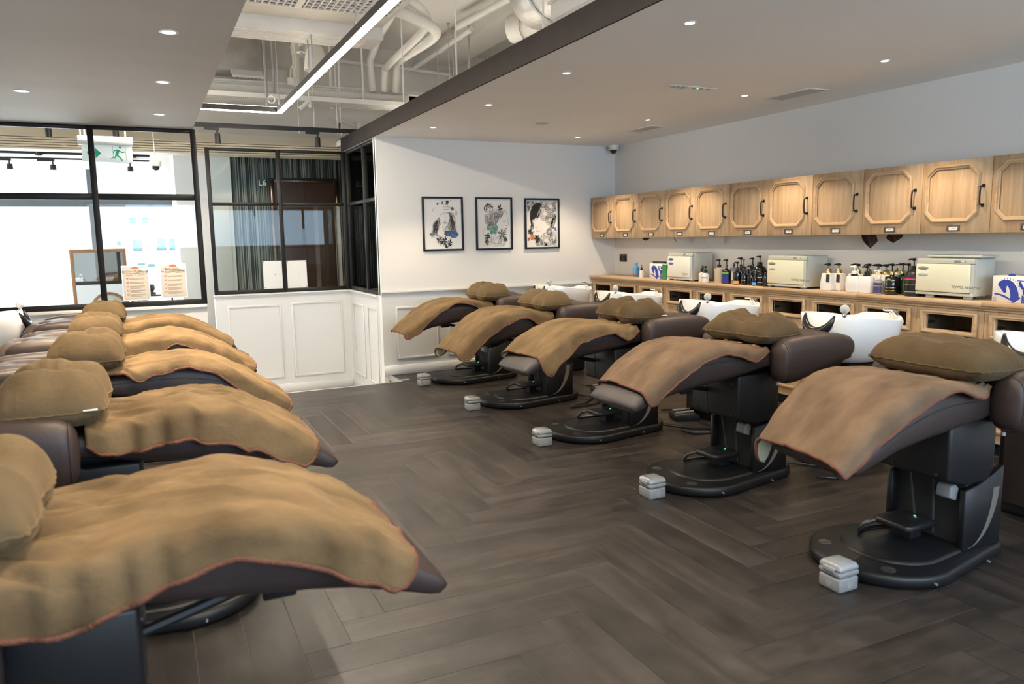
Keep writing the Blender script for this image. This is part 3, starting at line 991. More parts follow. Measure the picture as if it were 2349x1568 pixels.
tr = thing('track_rail', 'black track rail with spots spanning the passage before the slats', 'track light', (0.4, 8.9, 2.70))
MB().box(-2.6, 1.95, -0.018, 0.018, -0.022, 0.022).obj('rail', 'black_metal', tr, smooth=0)
for xx in (-1.225, -0.635, 0.333, 1.394):
    s_ = MB().box(-0.075, 0.075, -0.014, 0.014, -0.05, -0.022).obj('adapter', 'black_metal', tr, (xx, 0, 0), smooth=0)
    MB().cyl((0.055, 0, 0), 0.009, -0.10, -0.05, 8).obj('stem', 'black_metal', s_)
    h_ = MB().lathe([(0.0, -0.085), (0.026, -0.085), (0.029, -0.10), (0.029, -0.19), (0.024, -0.19), (0.022, -0.175), (0, -0.175)], 18).obj('spot_head', 'black_metal', tr, (xx + 0.055, 0, 0))
    MB().cyl((0, 0, 0), 0.021, -0.180, -0.176, 14).obj('lamp', 'lamp_face', h_)
MB().tube([(1.70, -0.02 + 0.03 * math.cos(a * PI / 8), 0.055 + 0.03 * math.sin(a * PI / 8)) for a in range(17)], 0.005, 6).obj('cable_loop', 'black_metal', tr)

for nm, yy, zz, gl in (('upper black pendant track with white underside in reception', 11.0, 2.56, True), ('lower black track rail with three small spots in reception', 11.5, 2.547, False)):
    t = thing('track_rail', nm, 'track light', (-2.0, yy, zz))
    MB().box(-2.5, 2.14, -0.02, 0.02, 0.0, 0.045).obj('rail', 'black_metal', t, smooth=0)
    if gl:
        MB().box(-2.5, 2.14, -0.018, 0.018, -0.035, 0.0).obj('diffuser', 'exit_white', t, smooth=0)
        for xx in (0.93, 1.955):
            MB().lathe([(0.0, 0.09), (0.035, 0.09), (0.035, -0.05), (0.0, -0.045)], 14).obj('spot_head', 'black_metal', t, (xx, -0.06, 0.03))
    else:
        for xx in (0.55, 1.02, 1.905):
            MB().box(xx - 0.17, xx + 0.02, -0.016, 0.016, -0.025, 0).obj('adapter', 'black_metal', t, smooth=0)
            MB().cyl((xx, 0, 0), 0.008, -0.07, -0.02, 8).obj('stem', 'black_metal', t)
            MB().lathe([(0.0, 0.03), (0.032, 0.03), (0.036, -0.035), (0.0, -0.03)], 14).obj('spot_head', 'black_metal', t, (xx, 0, -0.095))
    for xx in (1.0, 1.85):
        MB().cyl((xx, 0, 0), 0.004, 0.045, 3.25 - zz, 6).obj('hanger', 'white_plastic', t)

ac = thing('air_conditioner', 'large white ceiling air unit with dark grid grille', 'air conditioner', (1.05, 5.4, 3.2))
MB().box(-0.95, 0.87, -0.8, 1.06, 0.0, 0.34).obj('casing', 'service_paint', ac, bevel=0.01, seg=1)
MB().box(-0.55, 0.80, -0.7, 0.66, -0.004, 0.004).obj('grille_backing', 'grille_dark', ac, smooth=0)
gb = MB()
for k in range(28):
    gb.box(-0.55 + k * 0.05 - 0.0045, -0.55 + k * 0.05 + 0.0045, -0.7, 0.66, -0.022, -0.004)
for k in range(20):
    gb.box(-0.55, 0.80, -0.7 + k * 0.0715 - 0.004, -0.7 + k * 0.0715 + 0.004, -0.018, -0.004)
gb.box(-0.56, -0.50, -0.7, 0.66, -0.024, 0).box(0.08, 0.13, -0.7, 0.66, -0.024, 0)
tag(gb.obj('grille', 'service_paint', ac, smooth=0), kind='stuff')
lu = thing('linear_diffuser', 'long white slotted air diffuser box hung across open ceiling', 'vent', (1.0, 6.59, 3.1))
MB().box(-1.4, 0.92, -0.17, 0.17, 0.0, 0.15).obj('casing', 'service_paint', lu, bevel=0.008, seg=1)
for k in range(9):
    MB().box(-1.35, 0.78, -0.14 + k * 0.034, -0.124 + k * 0.034, -0.006, 0.001).obj('slat', 'service_paint', lu, smooth=0)

ct = thing('cable_tray', 'perforated white cable tray crossing the open ceiling', 'tray', (0.4, 9.0, 3.0))
MB().box(-3.0, 2.6, -0.17, 0.17, 0, 0.006).box(-3.0, 2.6, -0.175, -0.17, 0, 0.05).box(-3.0, 2.6, 0.17, 0.175, 0, 0.05).obj('tray', 'service_paint', ct, smooth=0)
sl = MB()
for k in range(118):
    for r_ in range(5):
        xx = 0.25 + k * 0.02 + 0.008 * (r_ % 2)
        sl.box(xx, xx + 0.008, -0.14 + r_ * 0.062, -0.105 + r_ * 0.062, -0.0015, 0)
tag(sl.obj('slots', 'duct_grey', ct, smooth=0), kind='stuff')
for k, xx in enumerate((1.25, 1.42, 1.68, 1.72)):
    MB().cyl((xx, -0.1, 0), 0.005, -0.35, 0.88, 6).obj('hanger', 'service_paint', ct)


def pipe(label, pts, r, m='service_paint', name='pipe', n=10, rings=0):
    t = thing(name, label, 'pipe', pts[0])
    p0 = Vector(pts[0])
    loc = [tuple(Vector(p) - p0) for p in pts]
    MB().tube(loc, r, n).obj('tube', m, t, smooth=80)
    for k in range(rings):
        a, b = Vector(loc[0]), Vector(loc[-1])
        c = a.lerp(b, (k + 0.5) / rings)
        d = (b - a).normalized()
        MB().tube([c - d * 0.02, c + d * 0.02], r * 1.12, n).obj('collar', m, t)
    return t


pipe('thick insulated white pipe lying above the perforated tray', [(-2.2, 9.12, 3.125), (3.0, 9.12, 3.125)], 0.058, n=14, rings=4)
pipe('upper thin conduit running over the insulated pipe', [(-2.2, 9.22, 3.235), (3.3, 9.22, 3.235)], 0.016)
pipe('lower thin conduit running over the insulated pipe', [(-2.2, 9.18, 3.20), (3.3, 9.18, 3.20)], 0.014)
pipe('fat vertical pipe left of the grey pendant speaker', [(1.71, 9.2, 3.19), (1.71, 9.2, 3.88)], 0.042, n=12)
pipe('slimmer vertical pipe next to the fat one', [(1.83, 9.25, 3.19), (1.83, 9.25, 3.88)], 0.028, n=12)
bend = catmull([(1.92, 6.05, 3.40), (2.30, 6.55, 3.42), (2.46, 6.85, 3.42), (2.56, 7.3, 3.43), (2.70, 8.9, 3.46), (2.705, 9.05, 3.40), (2.70, 9.1, 3.20)], 6)
pipe('angled lagged pipe descending left of its twin to the tray', bend, 0.040, n=12)
bend = catmull([(1.92, 6.2, 3.30), (2.36, 6.60, 3.32), (2.56, 6.9, 3.34), (2.66, 7.4, 3.38), (2.83, 8.9, 3.52), (2.845, 9.05, 3.44), (2.84, 9.1, 3.20)], 6)
pipe('angled lagged pipe descending right of its twin to the tray', bend, 0.048, n=12)
pipe('vertical lagged pipe left of the two angled ones', [(2.58, 9.15, 3.20), (2.56, 9.15, 3.56), (2.52, 8.6, 3.70), (2.2, 6.5, 3.62)], 0.042, n=12)
pipe('thin sprinkler pipe along the top of the far void wall', [(1.9, 9.8, 3.69), (3.3, 9.8, 3.645), (3.80, 9.8, 3.62), (3.86, 9.8, 3.56), (3.86, 9.8, 3.2)], 0.026)
pipe('sprinkler branch pipe slanting toward the foil duct', [(3.33, 9.78, 3.66), (3.35, 8.6, 3.69), (3.36, 7.95, 3.70)], 0.030, rings=3)
pipe('second sprinkler branch pipe ending near the foil duct', [(3.22, 8.0, 3.72), (3.31, 6.9, 3.72), (3.36, 5.6, 3.72)], 0.036)
for i, (x, y) in enumerate(((1.30, 8.75), (1.42, 9.0), (2.12, 9.3), (2.22, 9.3), (2.42, 9.0))):
    pipe(('thin vertical conduit over the lamp elbow', 'second thin vertical conduit over the lamp elbow', 'first of two close conduits behind the glowing lamp', 'second of two close conduits behind the glowing lamp', 'lone conduit left of the lagged pipes')[i], [(x, y, 3.0), (x, y, 3.88)], 0.012 if i in (0, 1, 4) else 0.018, 'galvanised' if i < 2 else 'service_paint', name='conduit')
RODS = [(3.29, 8.83), (3.285, 8.45), (3.41, 8.63), (3.47, 8.31), (3.50, 8.36), (3.96, 9.2), (3.97, 8.89)]
for i, (x, y) in enumerate(RODS):
    t = tag(link('threaded_rod', None, None, (x, y, 2.664)), f'thin threaded ceiling hanger rod above the fascia, {("first", "second", "third", "fourth", "fifth", "sixth", "seventh")[i]} from the left', 'rod', 'ceiling hanger rods')
    MB().cyl((0, 0, 0), 0.0055, 0, ZS - 2.664, 6).obj('rod', 'duct_grey', t)
    MB().cyl((0, 0, 0), 0.02, ZS - 2.664 - 0.012, ZS - 2.664, 8).obj('anchor', 'duct_grey', t)
for i, y in enumerate((6.93, 5.61, 4.20)):
    t = tag(link('hanging_wire', None, None, (2.24, y, 2.66)), f'{("far", "middle", "near")[i]} pale hanging wire rising from the grey fascia', 'wire', 'fascia hanging wires')
    MB().cyl((0, 0, 0), 0.007, 0, ZS - 2.66, 6).obj('cable', 'white_plastic', t)

fd = thing('foil_duct', 'big foil wrapped duct end in the open ceiling', 'duct', (3.28, 6.35, 3.56))
rings = []
for k, (dy, r) in enumerate(((0, 0.01), (-0.01, 0.12), (-0.03, 0.24), (-0.10, 0.29), (-0.3, 0.30), (-1.2, 0.30), (-1.25, 0.31), (-3.2, 0.30))):
    rings.append([(0.06 * dy * -1 + (r + 0.010 * nz(k * 3.1, a * 1.7)) * math.cos(2 * PI * a / 28), dy, (r + 0.012 * nz(k * 2.3 + 9, a * 1.3)) * math.sin(2 * PI * a / 28)) for a in range(28)])
MB().loft(rings).obj('sleeve', 'foil', fd, smooth=50)
for dy in (-0.42, -1.5):
    MB().tube([(0.026 - 0.0 + 0.31 * math.cos(a * PI / 12), dy, 0.31 * math.sin(a * PI / 12)) for a in range(25)], 0.012, 6).obj('band', 'galvanised', fd)
f2 = thing('foil_duct', 'smaller foil wrapped duct crossing beside the glowing lamp', 'duct', (2.6, 6.2, 3.74))
MB().tube([(-0.5, 0.1, 0.02), (0, 0, 0), (0.5, -0.5, 0.02), (0.6, -1.6, 0.02)], [0.10, 0.12, 0.12, 0.11], 14).obj('sleeve', 'foil', f2, smooth=60)
pe = thing('drain_pipe', 'wide grey capped pipe with bracket beside the fascia', 'pipe', (3.42, 6.95, 3.47))
MB().tube([(0, 0, 0), (0.35, -0.55, 0.0), (0.6, -1.3, 0)], 0.115, 16).obj('tube', 'service_paint', pe)
MB().tube([(-0.03, 0.05, 0), (0.05, -0.08, 0)], 0.132, 16).obj('cap', 'service_paint', pe)
for dx in (-0.02, 0.14):
    MB().cyl((dx, 0.0, 0), 0.008, -0.80, 0.4, 6).obj('bracket_rod', 'service_paint', pe)
MB().tube([(0.25, -0.1, -0.09), (0.6, -0.25, -0.09)], 0.10, 14).obj('branch', 'service_paint', pe)
wc = thing('lamp_channel', 'white metal channel lying along the top of the fascia', 'channel', (2.42, 4.35, 2.78))
MB().box(-0.05, 0.05, -2.6, 0.0, 0, 0.10).obj('channel', 'white_plastic', wc, bevel=0.006, seg=1)
MB().box(-0.065, 0.065, -2.6, 0.02, 0.10, 0.115).obj('lip', 'white_plastic', wc, bevel=0.004, seg=1)
MB().box(-0.03, 0.03, -0.02, 0.0, -0.12, 0.0).obj('stand', 'white_plastic', wc, smooth=0)

sp = thing('pendant_speaker', 'grey bell shaped pendant speaker on a wire', 'speaker', (1.68, 8.0, 3.15))
MB().lathe([(0.0, 0.255), (0.03, 0.255), (0.075, 0.22), (0.10, 0.14), (0.118, 0.0), (0.108, 0.0), (0.09, 0.02), (0, 0.03)], 28).obj('bell', 'service_paint', sp)
MB().cyl((0, 0, 0), 0.004, 0.255, ZS - 3.15, 6).obj('wire', 'galvanised', sp)
MB().sphere((0, 0, 0.275), 0.012).obj('gland', 'galvanised', sp)
sh = thing('sprinkler_head', 'sprinkler head with a white disc on a drop pipe', 'sprinkler', (1.445, 7.5, 3.15))
MB().cyl((0, 0, 0), 0.022, 0.10, ZS - 3.15, 12).obj('drop_pipe', 'service_paint', sh)
MB().lathe([(0.0, 0.055), (0.042, 0.05), (0.042, 0.046), (0.0, 0.046)], 20).obj('disc', 'white_plastic', sh)
MB().lathe([(0.014, 0.10), (0.018, 0.055), (0.012, 0.03), (0.012, 0.005), (0.02, 0.0), (0, -0.002)], 12).obj('head', 'galvanised', sh)
df = thing('air_diffuser', 'grey duct box with a white louvre face above left ceiling edge', 'vent', (1.2, 9.45, 3.30))
MB().box(-0.55, 0.18, 0.02, 0.40, 0.10, 0.50).obj('duct_box', 'duct_grey', df, bevel=0.006, seg=1)
for hx_ in (-0.5, 0.13):
    MB().box(hx_ - 0.008, hx_ + 0.008, 0.2, 0.216, 0.50, ZS - 3.30).obj('hanger', 'service_paint', df, smooth=0)
MB().prism([(-0.10, 0.0), (0.05, 0.11), (0.05, 0.13), (-0.13, 0.02)], -0.17, 0.17, 'x').obj('face_frame', 'white_plastic', df, smooth=0)
for k in range(7):
    xx = -0.12 + k * 0.04
    MB().add([(xx - .01, -0.094, -0.004), (xx + .012, -0.094, -0.004), (xx + .012, 0.034, 0.090), (xx - .01, 0.034, 0.090)], [(0, 1, 2, 3)]).obj('louvre', 'grille_dark', df, smooth=0)
wp = thing('plywood_panel', 'blank pale service panel behind the vertical conduits', 'panel', (1.50, 9.88, 3.25))
MB().box(-0.12, 0.22, 0.0, 0.02, 0.0, 0.28).obj('board', 'service_paint', wp, smooth=0)
jb = thing('junction_box', 'small square junction box left of the lagged pipe', 'box', (1.615, 9.05, 3.19))
MB().box(-0.04, 0.04, -0.03, 0.03, 0.0, 0.085).obj('casing', 'service_paint', jb, bevel=0.004, seg=1)
MB().tube(catmull([(0, 0, 0.085), (0.01, 0, 0.18), (0.05, 0, 0.26), (0.02, 0.0, 0.42)], 5), 0.012, 8).obj('flex_conduit', 'service_paint', jb)
jb = thing('junction_box', 'small square junction box on the wall above slats', 'box', (2.594, 9.86, 2.90))
MB().box(-0.045, 0.045, -0.04, 0.04, -0.05, 0.04).obj('casing', 'service_paint', jb, bevel=0.004, seg=1)
MB().tube(catmull([(-0.05, 0, 0), (-0.15, 0, 0.03), (-0.3, 0, 0.08), (-0.38, 0, 0.08)], 5), 0.012, 8).obj('flex_conduit', 'service_paint', jb)
sl_ = thing('accent_spot', 'small white accent spot clipped under the perforated tray', 'lamp', (1.71, 8.8, 2.95))
MB().tube([(-0.055, 0, -0.045), (0.04, 0, 0.035)], 0.024, 12).obj('head', 'white_plastic', sl_)
MB().cyl((0.045, 0, 0), 0.005, 0.0, 0.30, 6).obj('stem', 'white_plastic', sl_)
MB().box(0.035, 0.065, -0.01, 0.01, -0.03, 0.05).obj('bracket', 'white_plastic', sl_, smooth=0)

# ---------------------------------------------------------------- cabinets on the right wall
DW = 0.4826
Y0 = 7.940
XF = 4.86
ORD = ('first', 'second', 'third', 'fourth', 'fifth', 'sixth', 'seventh', 'eighth', 'ninth', 'tenth', 'eleventh', 'twelfth', 'thirteenth')


def octagon(a0, a1, z0, z1, c):
    return [(a0 + c, z0), (a1 - c, z0), (a1, z0 + c), (a1, z1 - c), (a1 - c, z1), (a0 + c, z1), (a0, z1 - c), (a0, z0 + c)]


def label_holder(parent, y, z, x):
    h = MB().ring_prism([(y - 0.045, z - 0.02), (y + 0.045, z - 0.02), (y + 0.045, z + 0.02), (y - 0.045, z + 0.02)],
                        [(y - 0.032, z - 0.012), (y + 0.032, z - 0.012), (y + 0.032, z + 0.012), (y - 0.032, z + 0.012)], x - 0.006, x, 'x').obj('label_holder', 'brass_dark', parent, bevel=0.001, seg=1)
    MB().box(x - 0.002, x, y - 0.033, y + 0.033, z - 0.013, z + 0.013).obj('card', 'label_paper', h, smooth=0)
    MB().box(x - 0.0028, x - 0.002, y - 0.016, y + 0.014, z - 0.002, z + 0.002).obj('card_writing', 'ink_light', h, smooth=0)
    return h


def wall_cabinet():
    """origin: front plane, high-y bottom corner; y runs to -DW"""
    t = thing('wall_cabinet', 'oak wall cabinet with an octagonal moulding, first from the picture wall', 'cabinet', (XF, Y0, 1.434), group='oak wall cabinets')
    MB().box(0.02, 0.33, -DW + 0.001, -0.001, 0, 0.478).obj('carcass', 'oak', t, smooth=0)
    d = MB().box(0.0, 0.019, -DW + 0.0015, -0.0015, 0.001, 0.479).obj('door', 'oak', t, bevel=0.002, seg=1)
    a0, a1, z0, z1 = -DW + 0.075, -0.026, 0.070, 0.452
    for q, (wd, dp, ins) in enumerate(((0.030, 0.010, 0), (0.014, 0.018, 0.004))):
        MB().ring_prism(octagon(a0 + ins, a1 - ins, z0 + ins, z1 - ins, 0.062), octagon(a0 + ins + wd, a1 - ins - wd, z0 + ins + wd, z1 - ins - wd, 0.062 - wd * 0.45), -dp, 0, 'x').obj('moulding', 'oak_rail', d, bevel=0.003, seg=1)
    hy = -DW + 0.052
    h = MB().tube(catmull([(-0.004, hy, 0.30), (-0.028, hy, 0.295), (-0.036, hy, 0.272), (-0.036, hy, 0.205), (-0.028, hy, 0.182), (-0.004, hy, 0.178)], 4), 0.0052, 8)
    h.box(-0.006, 0, hy - 0.009, hy + 0.009, 0.290, 0.312).box(-0.006, 0, hy - 0.009, hy + 0.009, 0.166, 0.188)
    h.obj('handle', 'black_metal', d)
    label_holder(t, -DW / 2, 0.034, 0.0)
    return t


wc0 = wall_cabinet()
for i in range(1, 12):
    dup(wc0, (XF, Y0 - i * DW, 1.434), 0, f'oak wall cabinet with an octagonal moulding, {ORD[i]} from the picture wall')


def base_cabinet():
    t = thing('base_cabinet', 'oak base cabinet with a framed opening, first from the picture wall', 'cabinet', (XF + 0.012, Y0, 0.0), group='oak base cabinets')
    b = MB()
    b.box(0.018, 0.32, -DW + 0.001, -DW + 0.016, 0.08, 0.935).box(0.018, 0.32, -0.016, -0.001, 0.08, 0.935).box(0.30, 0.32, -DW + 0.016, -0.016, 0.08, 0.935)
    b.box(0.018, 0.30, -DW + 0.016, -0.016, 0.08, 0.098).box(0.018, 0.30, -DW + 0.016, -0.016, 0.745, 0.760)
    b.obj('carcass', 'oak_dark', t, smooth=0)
    a0, a1, z0, z1 = -DW + 0.075, -0.075, 0.785, 0.887
    d = MB().ring_prism([(-DW + .0015, 0.082), (-.0015, 0.082), (-.0015, 0.936), (-DW + .0015, 0.936)], [(a0, z0), (a1, z0), (a1, z1), (a0, z1)], 0.0, 0.018, 'x').obj('door', 'oak', t, smooth=0)
    o = [(a0 - 0.036, z0 - 0.030), (a1 + 0.036, z0 - 0.030), (a1 + 0.036, z1 + 0.030), (a0 - 0.036, z1 + 0.030)]
    m = [(a0 - 0.012, z0 - 0.010), (a1 + 0.012, z0 - 0.010), (a1 + 0.012, z1 + 0.010), (a0 - 0.012, z1 + 0.010)]
    i_ = [(a0, z0), (a1, z0), (a1, z1), (a0, z1)]
    MB().ring_prism(o, m, -0.022, 0, 'x').obj('opening_frame', 'oak_rail', d, bevel=0.006, seg=2)
    MB().ring_prism([(a0 - .02, z0 - .017), (a1 + .02, z0 - .017), (a1 + .02, z1 + .017), (a0 - .02, z1 + .017)], i_, -0.013, 0.016, 'x').obj('inner_bead', 'oak_rail', d, bevel=0.003, seg=1)
    MB().box(0.02, 0.05, -0.085, -0.070, 0.815, 0.840).box(0.03, 0.075, -0.09, -0.05, 0.822, 0.834).obj('hinge', 'black_metal', d, smooth=0)
    label_holder(t, -DW / 2, 0.718, 0.0)
    # lower door field
    MB().ring_prism(octagon(-DW + 0.05, -0.05, 0.14, 0.64, 0.07), octagon(-DW + 0.08, -0.08, 0.17, 0.61, 0.06), -0.010, 0, 'x').obj('moulding', 'oak_rail', d, bevel=0.003, seg=1)
    MB().box(0.05, 0.30, -DW, 0, 0, 0.08).obj('plinth', 'black_plastic', t, smooth=0)
    return t


bc0 = base_cabinet()
for i in range(1, 12):
    dup(bc0, (XF + 0.012, Y0 - i * DW, 0), 0, f'oak base cabinet with a framed opening, {ORD[i]} from the picture wall')

cp = thing('worktop', 'long continuous oak worktop with a moulded front edge', 'worktop', (XF, Y0, 0.936))
for i in range(6):
    a, b = -i * 0.9652, -(i + 1) * 0.9652
    MB().box(-0.030, 0.335, b + 0.0006, a - 0.0006, 0.030, 0.058).obj('top_board', 'oak_rail', cp, bevel=0.002, seg=1)
    prof = [(0.012, 0.0), (-0.004, 0.0), (-0.006, 0.008), (-0.014, 0.014), (-0.022, 0.022), (-0.024, 0.030), (0.012, 0.030)]
    MB().loft([[(x, b + 0.0006, z) for x, z in prof], [(x, a - 0.0006, z) for x, z in prof]]).obj('edge_moulding', 'oak_rail', cp, smooth=0)
ZT = 0.9945

so = thing('wall_socket', 'dark bronze double wall socket above the worktop end', 'socket', (XR, 7.757, 1.197))
MB().box(-0.010, 0, -0.075, 0.075, -0.045, 0.045).obj('plate', 'brass_dark', so, bevel=0.003, seg=1)
for dy in (-0.036, 0.036):
    MB().box(-0.0125, -0.0095, dy - 0.028, dy + 0.028, -0.034, 0.022).obj('outlet', 'void_black', so, bevel=0.002, seg=1)
    MB().box(-0.0145, -0.0095, dy - 0.010, dy + 0.010, 0.026, 0.040).obj('switch', 'brass_dark', so, smooth=0)

# ---------------------------------------------------------------- appliances and bottles on the worktop
def warmer(label, y, w_, d, h, door, shell, words, legs, handle, sub=None):
    t = thing('towel_warmer' if 'TOWEL' in words else 'towel_cabinet', label, 'appliance', (4.895, y, ZT + 0.0))
    MB().box(0.02, d, -w_ / 2, w_ / 2, legs, h).obj('casing', shell, t, bevel=0.008)
    MB().box(0.0, 0.02, -w_ / 2, w_ / 2, h - 0.035, h).obj('top_band', 'grey_cream', t, bevel=0.004)
    dr = MB().box(-0.012, 0.018, -w_ / 2 + 0.022, w_ / 2, legs + 0.022, h - 0.037).obj('door', door, t, bevel=0.008)
    MB().box(-0.004, 0.02, -w_ / 2, w_ / 2, legs, legs + 0.018).obj('sill', 'grey_cream', t, bevel=0.003)
    MB().box(0.0, 0.02, -w_ / 2, -w_ / 2 + 0.02, legs + 0.018, h - 0.037).obj('side_strip', 'grey_cream', t, smooth=0)
    MB().box(-0.003, 0.0, -w_ / 2 + 0.06, -w_ / 2 + 0.14, h - 0.026, h - 0.010).obj('switch_plate', 'shade_grey', t, bevel=0.002, seg=1)
    MB().box(-0.005, -0.002, -w_ / 2 + 0.066, -w_ / 2 + 0.092, h - 0.023, h - 0.013).obj('switch', 'white_plastic', t, smooth=0)
    for k, zz in enumerate((h - 0.068, h - 0.112)):
        el = [(w_ / 2 - 0.058 + 0.040 * math.cos(a * PI / 10), zz + 0.0125 * math.sin(a * PI / 10)) for a in range(20)]
        MB().prism(el, -0.0145, -0.008, 'x').obj('handle_recess', handle if (k == 0 or handle == 'oval_blue') else 'grey_cream', dr, bevel=0.0015, seg=1)
    text(words, (-0.0126, -w_ / 2 + 0.145, legs + 0.052), 0.026, 'ink_grey', dr, FACE_X)
    if sub:
        text(sub, (-0.0126, -w_ / 2 + 0.145, legs + 0.036), 0.014, 'ink_light', dr, FACE_X)
    for sy in (-w_ / 2 + 0.06, w_ / 2 - 0.08):
        for sx in (0.03, d - 0.05):
            MB().box(sx, sx + 0.03, sy - 0.025, sy + 0.025, 0, legs).obj('foot', 'grey_cream', t, bevel=0.002, seg=1)
    return t


warmer('small white towel cabinet marked Disinfect with two blue ovals', 6.285, 0.385, 0.26, 0.285, 'dis_white', 'grey_cream', 'Disinfect', 0.014, 'oval_blue', 'Heating Box')
warmer('cream towel warmer standing midway along the worktop', 4.85, 0.425, 0.25, 0.272, 'cream_metal', 'grey_cream', 'TOWEL WARMER', 0.012, 'shade_grey')
warmer('nearer cream towel warmer with a grey tray on top', 3.425, 0.415, 0.215, 0.272, 'cream_metal', 'grey_cream', 'TOWEL WARMER', 0.022, 'shade_grey')
t = thing('steel_tray', 'grey tray lying upside down on the nearer towel warmer', 'tray', (5.0, 3.38, ZT + 0.2735))
MB().box(-0.09, 0.09, -0.20, 0.19, 0.006, 0.020).obj('plate', 'grey_cream', t, bevel=0.004)
MB().box(-0.075, 0.075, -0.185, 0.175, 0.0, 0.006).obj('rim', 'shade_grey', t, smooth=0)


def tissue_box(label, y, w_, h, d, green):
    t = thing('tissue_carton', label, 'box', (4.91, y, ZT))
    MB().box(0, d, -w_ / 2, w_ / 2, 0, h).obj('carton', 'paper', t, bevel=0.002, seg=1)
    k = h / 0.17
    N_ = lambda pts: [((x - 1995) / 1500.0, (602 - y) / 1500.0) for x, y in pts]
    head = N_([(2040, 430), (2058, 400), (2100, 382), (2150, 385), (2190, 410), (2222, 455), (2240, 510), (2246, 568), (2195, 592), (2160, 575), (2166, 540), (2160, 500), (2148, 462), (2130, 438), (2118, 462), (2126, 498), (2108, 513), (2088, 497), (2068, 466), (2050, 446)])
    horse = head
    rider = [N_([(2012, 516), (2060, 519), (2110, 533), (2160, 560), (2160, 578), (2100, 548), (2055, 533), (2012, 531)]), N_([(2270, 452), (2345, 448), (2332, 522), (2284, 522)]),
             N_([(2296, 412), (2318, 396), (2338, 402), (2342, 432), (2308, 438)]), N_([(2234, 398), (2254, 394), (2284, 448), (2270, 470), (2244, 440)]), N_([(2220, 384), (2349, 388), (2349, 394), (2220, 392)]),
             N_([(2170, 598), (2252, 540), (2262, 556), (2200, 600)])] + [N_([(2272 + 17 * q_, 526), (2283 + 17 * q_, 526), (2283 + 17 * q_, 600), (2272 + 17 * q_, 600)]) for q_ in range(5)]
    flat([[(x * k - w_ / 2 + 0.005, z * k) for x, z in p] for p in [horse] + rider if max(x for x, z in p) * k < w_ - 0.004], (-0.0008, 0, 0), 'ink_blue', t, FACE_X, name='horse_rider_emblem')
    flat([[(x * k - w_ / 2 + 0.005, z * k) for x, z in p] for p in stroke([(0.008, 0.010), (0.022, 0.010), (0.022, 0.028), (0.008, 0.028), (0.008, 0.010)], 0.002)], (-0.0008, 0, 0), 'ink_blue', t, FACE_X, name='corner_mark')
    mane = []
    for a in range(9):
        th = 2.1 - a * 0.24
        mane += stroke([(0.092 + 0.074 * math.cos(th), 0.076 + 0.074 * math.sin(th)), (0.092 + 0.082 * math.cos(th), 0.076 + 0.082 * math.sin(th))], 0.004)
    flat([[(x * k - w_ / 2 + 0.005, z * k) for x, z in p] for p in mane], (-0.0008, 0, 0), 'ink_blue', t, FACE_X, name='mane')
    if green:
        MB().box(-0.002, d + 0.001, -w_ / 2 - 0.002, -w_ / 2 + 0.07, 0, h - 0.004).obj('green_panel', 'ink_green', t, smooth=0)
        MB().tube([(0.03, 0.12, h + 0.010), (0.03, -0.10, h + 0.012)], [0.012, 0.014], 8).obj('wrapper_fold', 'ink_black', t)
        MB().tube([(0.06, 0.05, h + 0.014), (0.06, -0.14, h + 0.016)], [0.014, 0.012], 8).obj('wrapper_fold', 'paper', t)
    MB().sphere((0.03, w_ * 0.22, h + 0.004), 0.018, 0.022, 0.010, 10, 6).obj('pull_tab', 'ink_blue', t)
    return t


tissue_box('white carton with a blue horseman emblem left of the Disinfect cabinet', 6.68, 0.30, 0.165, 0.17, True)
tissue_box('nearer white carton with a large blue horseman emblem, worktop end', 2.92, 0.36, 0.168, 0.2, False)
t = thing('bamboo_plate', 'shallow tan dish resting on the nearer emblem carton', 'dish', (5.02, 2.86, ZT + 0.169))
MB().lathe([(0.0, 0), (0.07, 0.0), (0.11, 0.016), (0.108, 0.020), (0.068, 0.006), (0, 0.005)], 24).obj('dish', 'beige_plastic', t)


def pump(parent, z, r, col, collar=None, neck=0.022, h=0.06, reach=0.035, lever=0.0):
    MB().lathe([(r, z), (r, z + neck), (r * 0.85, z + neck + 0.003), (0, z + neck + 0.003)], 14).obj('collar', collar or col, parent)
    p = MB().cyl((0, 0, 0), 0.0045, z + neck, z + neck + h - 0.015, 8)
    p.lathe([(0.0, z + neck + h - 0.018), (0.013, z + neck + h - 0.018), (0.014, z + neck + h - 0.004), (0.008, z + neck + h), (0, z + neck + h)], 12)
    p.tube([(0, 0, z + neck + h - 0.009), (-0.008, reach * 0.7, z + neck + h - 0.008), (-0.012, reach, z + neck + h - 0.014)], [0.007, 0.006, 0.004], 8)
    p.obj('pump_head', col, parent)


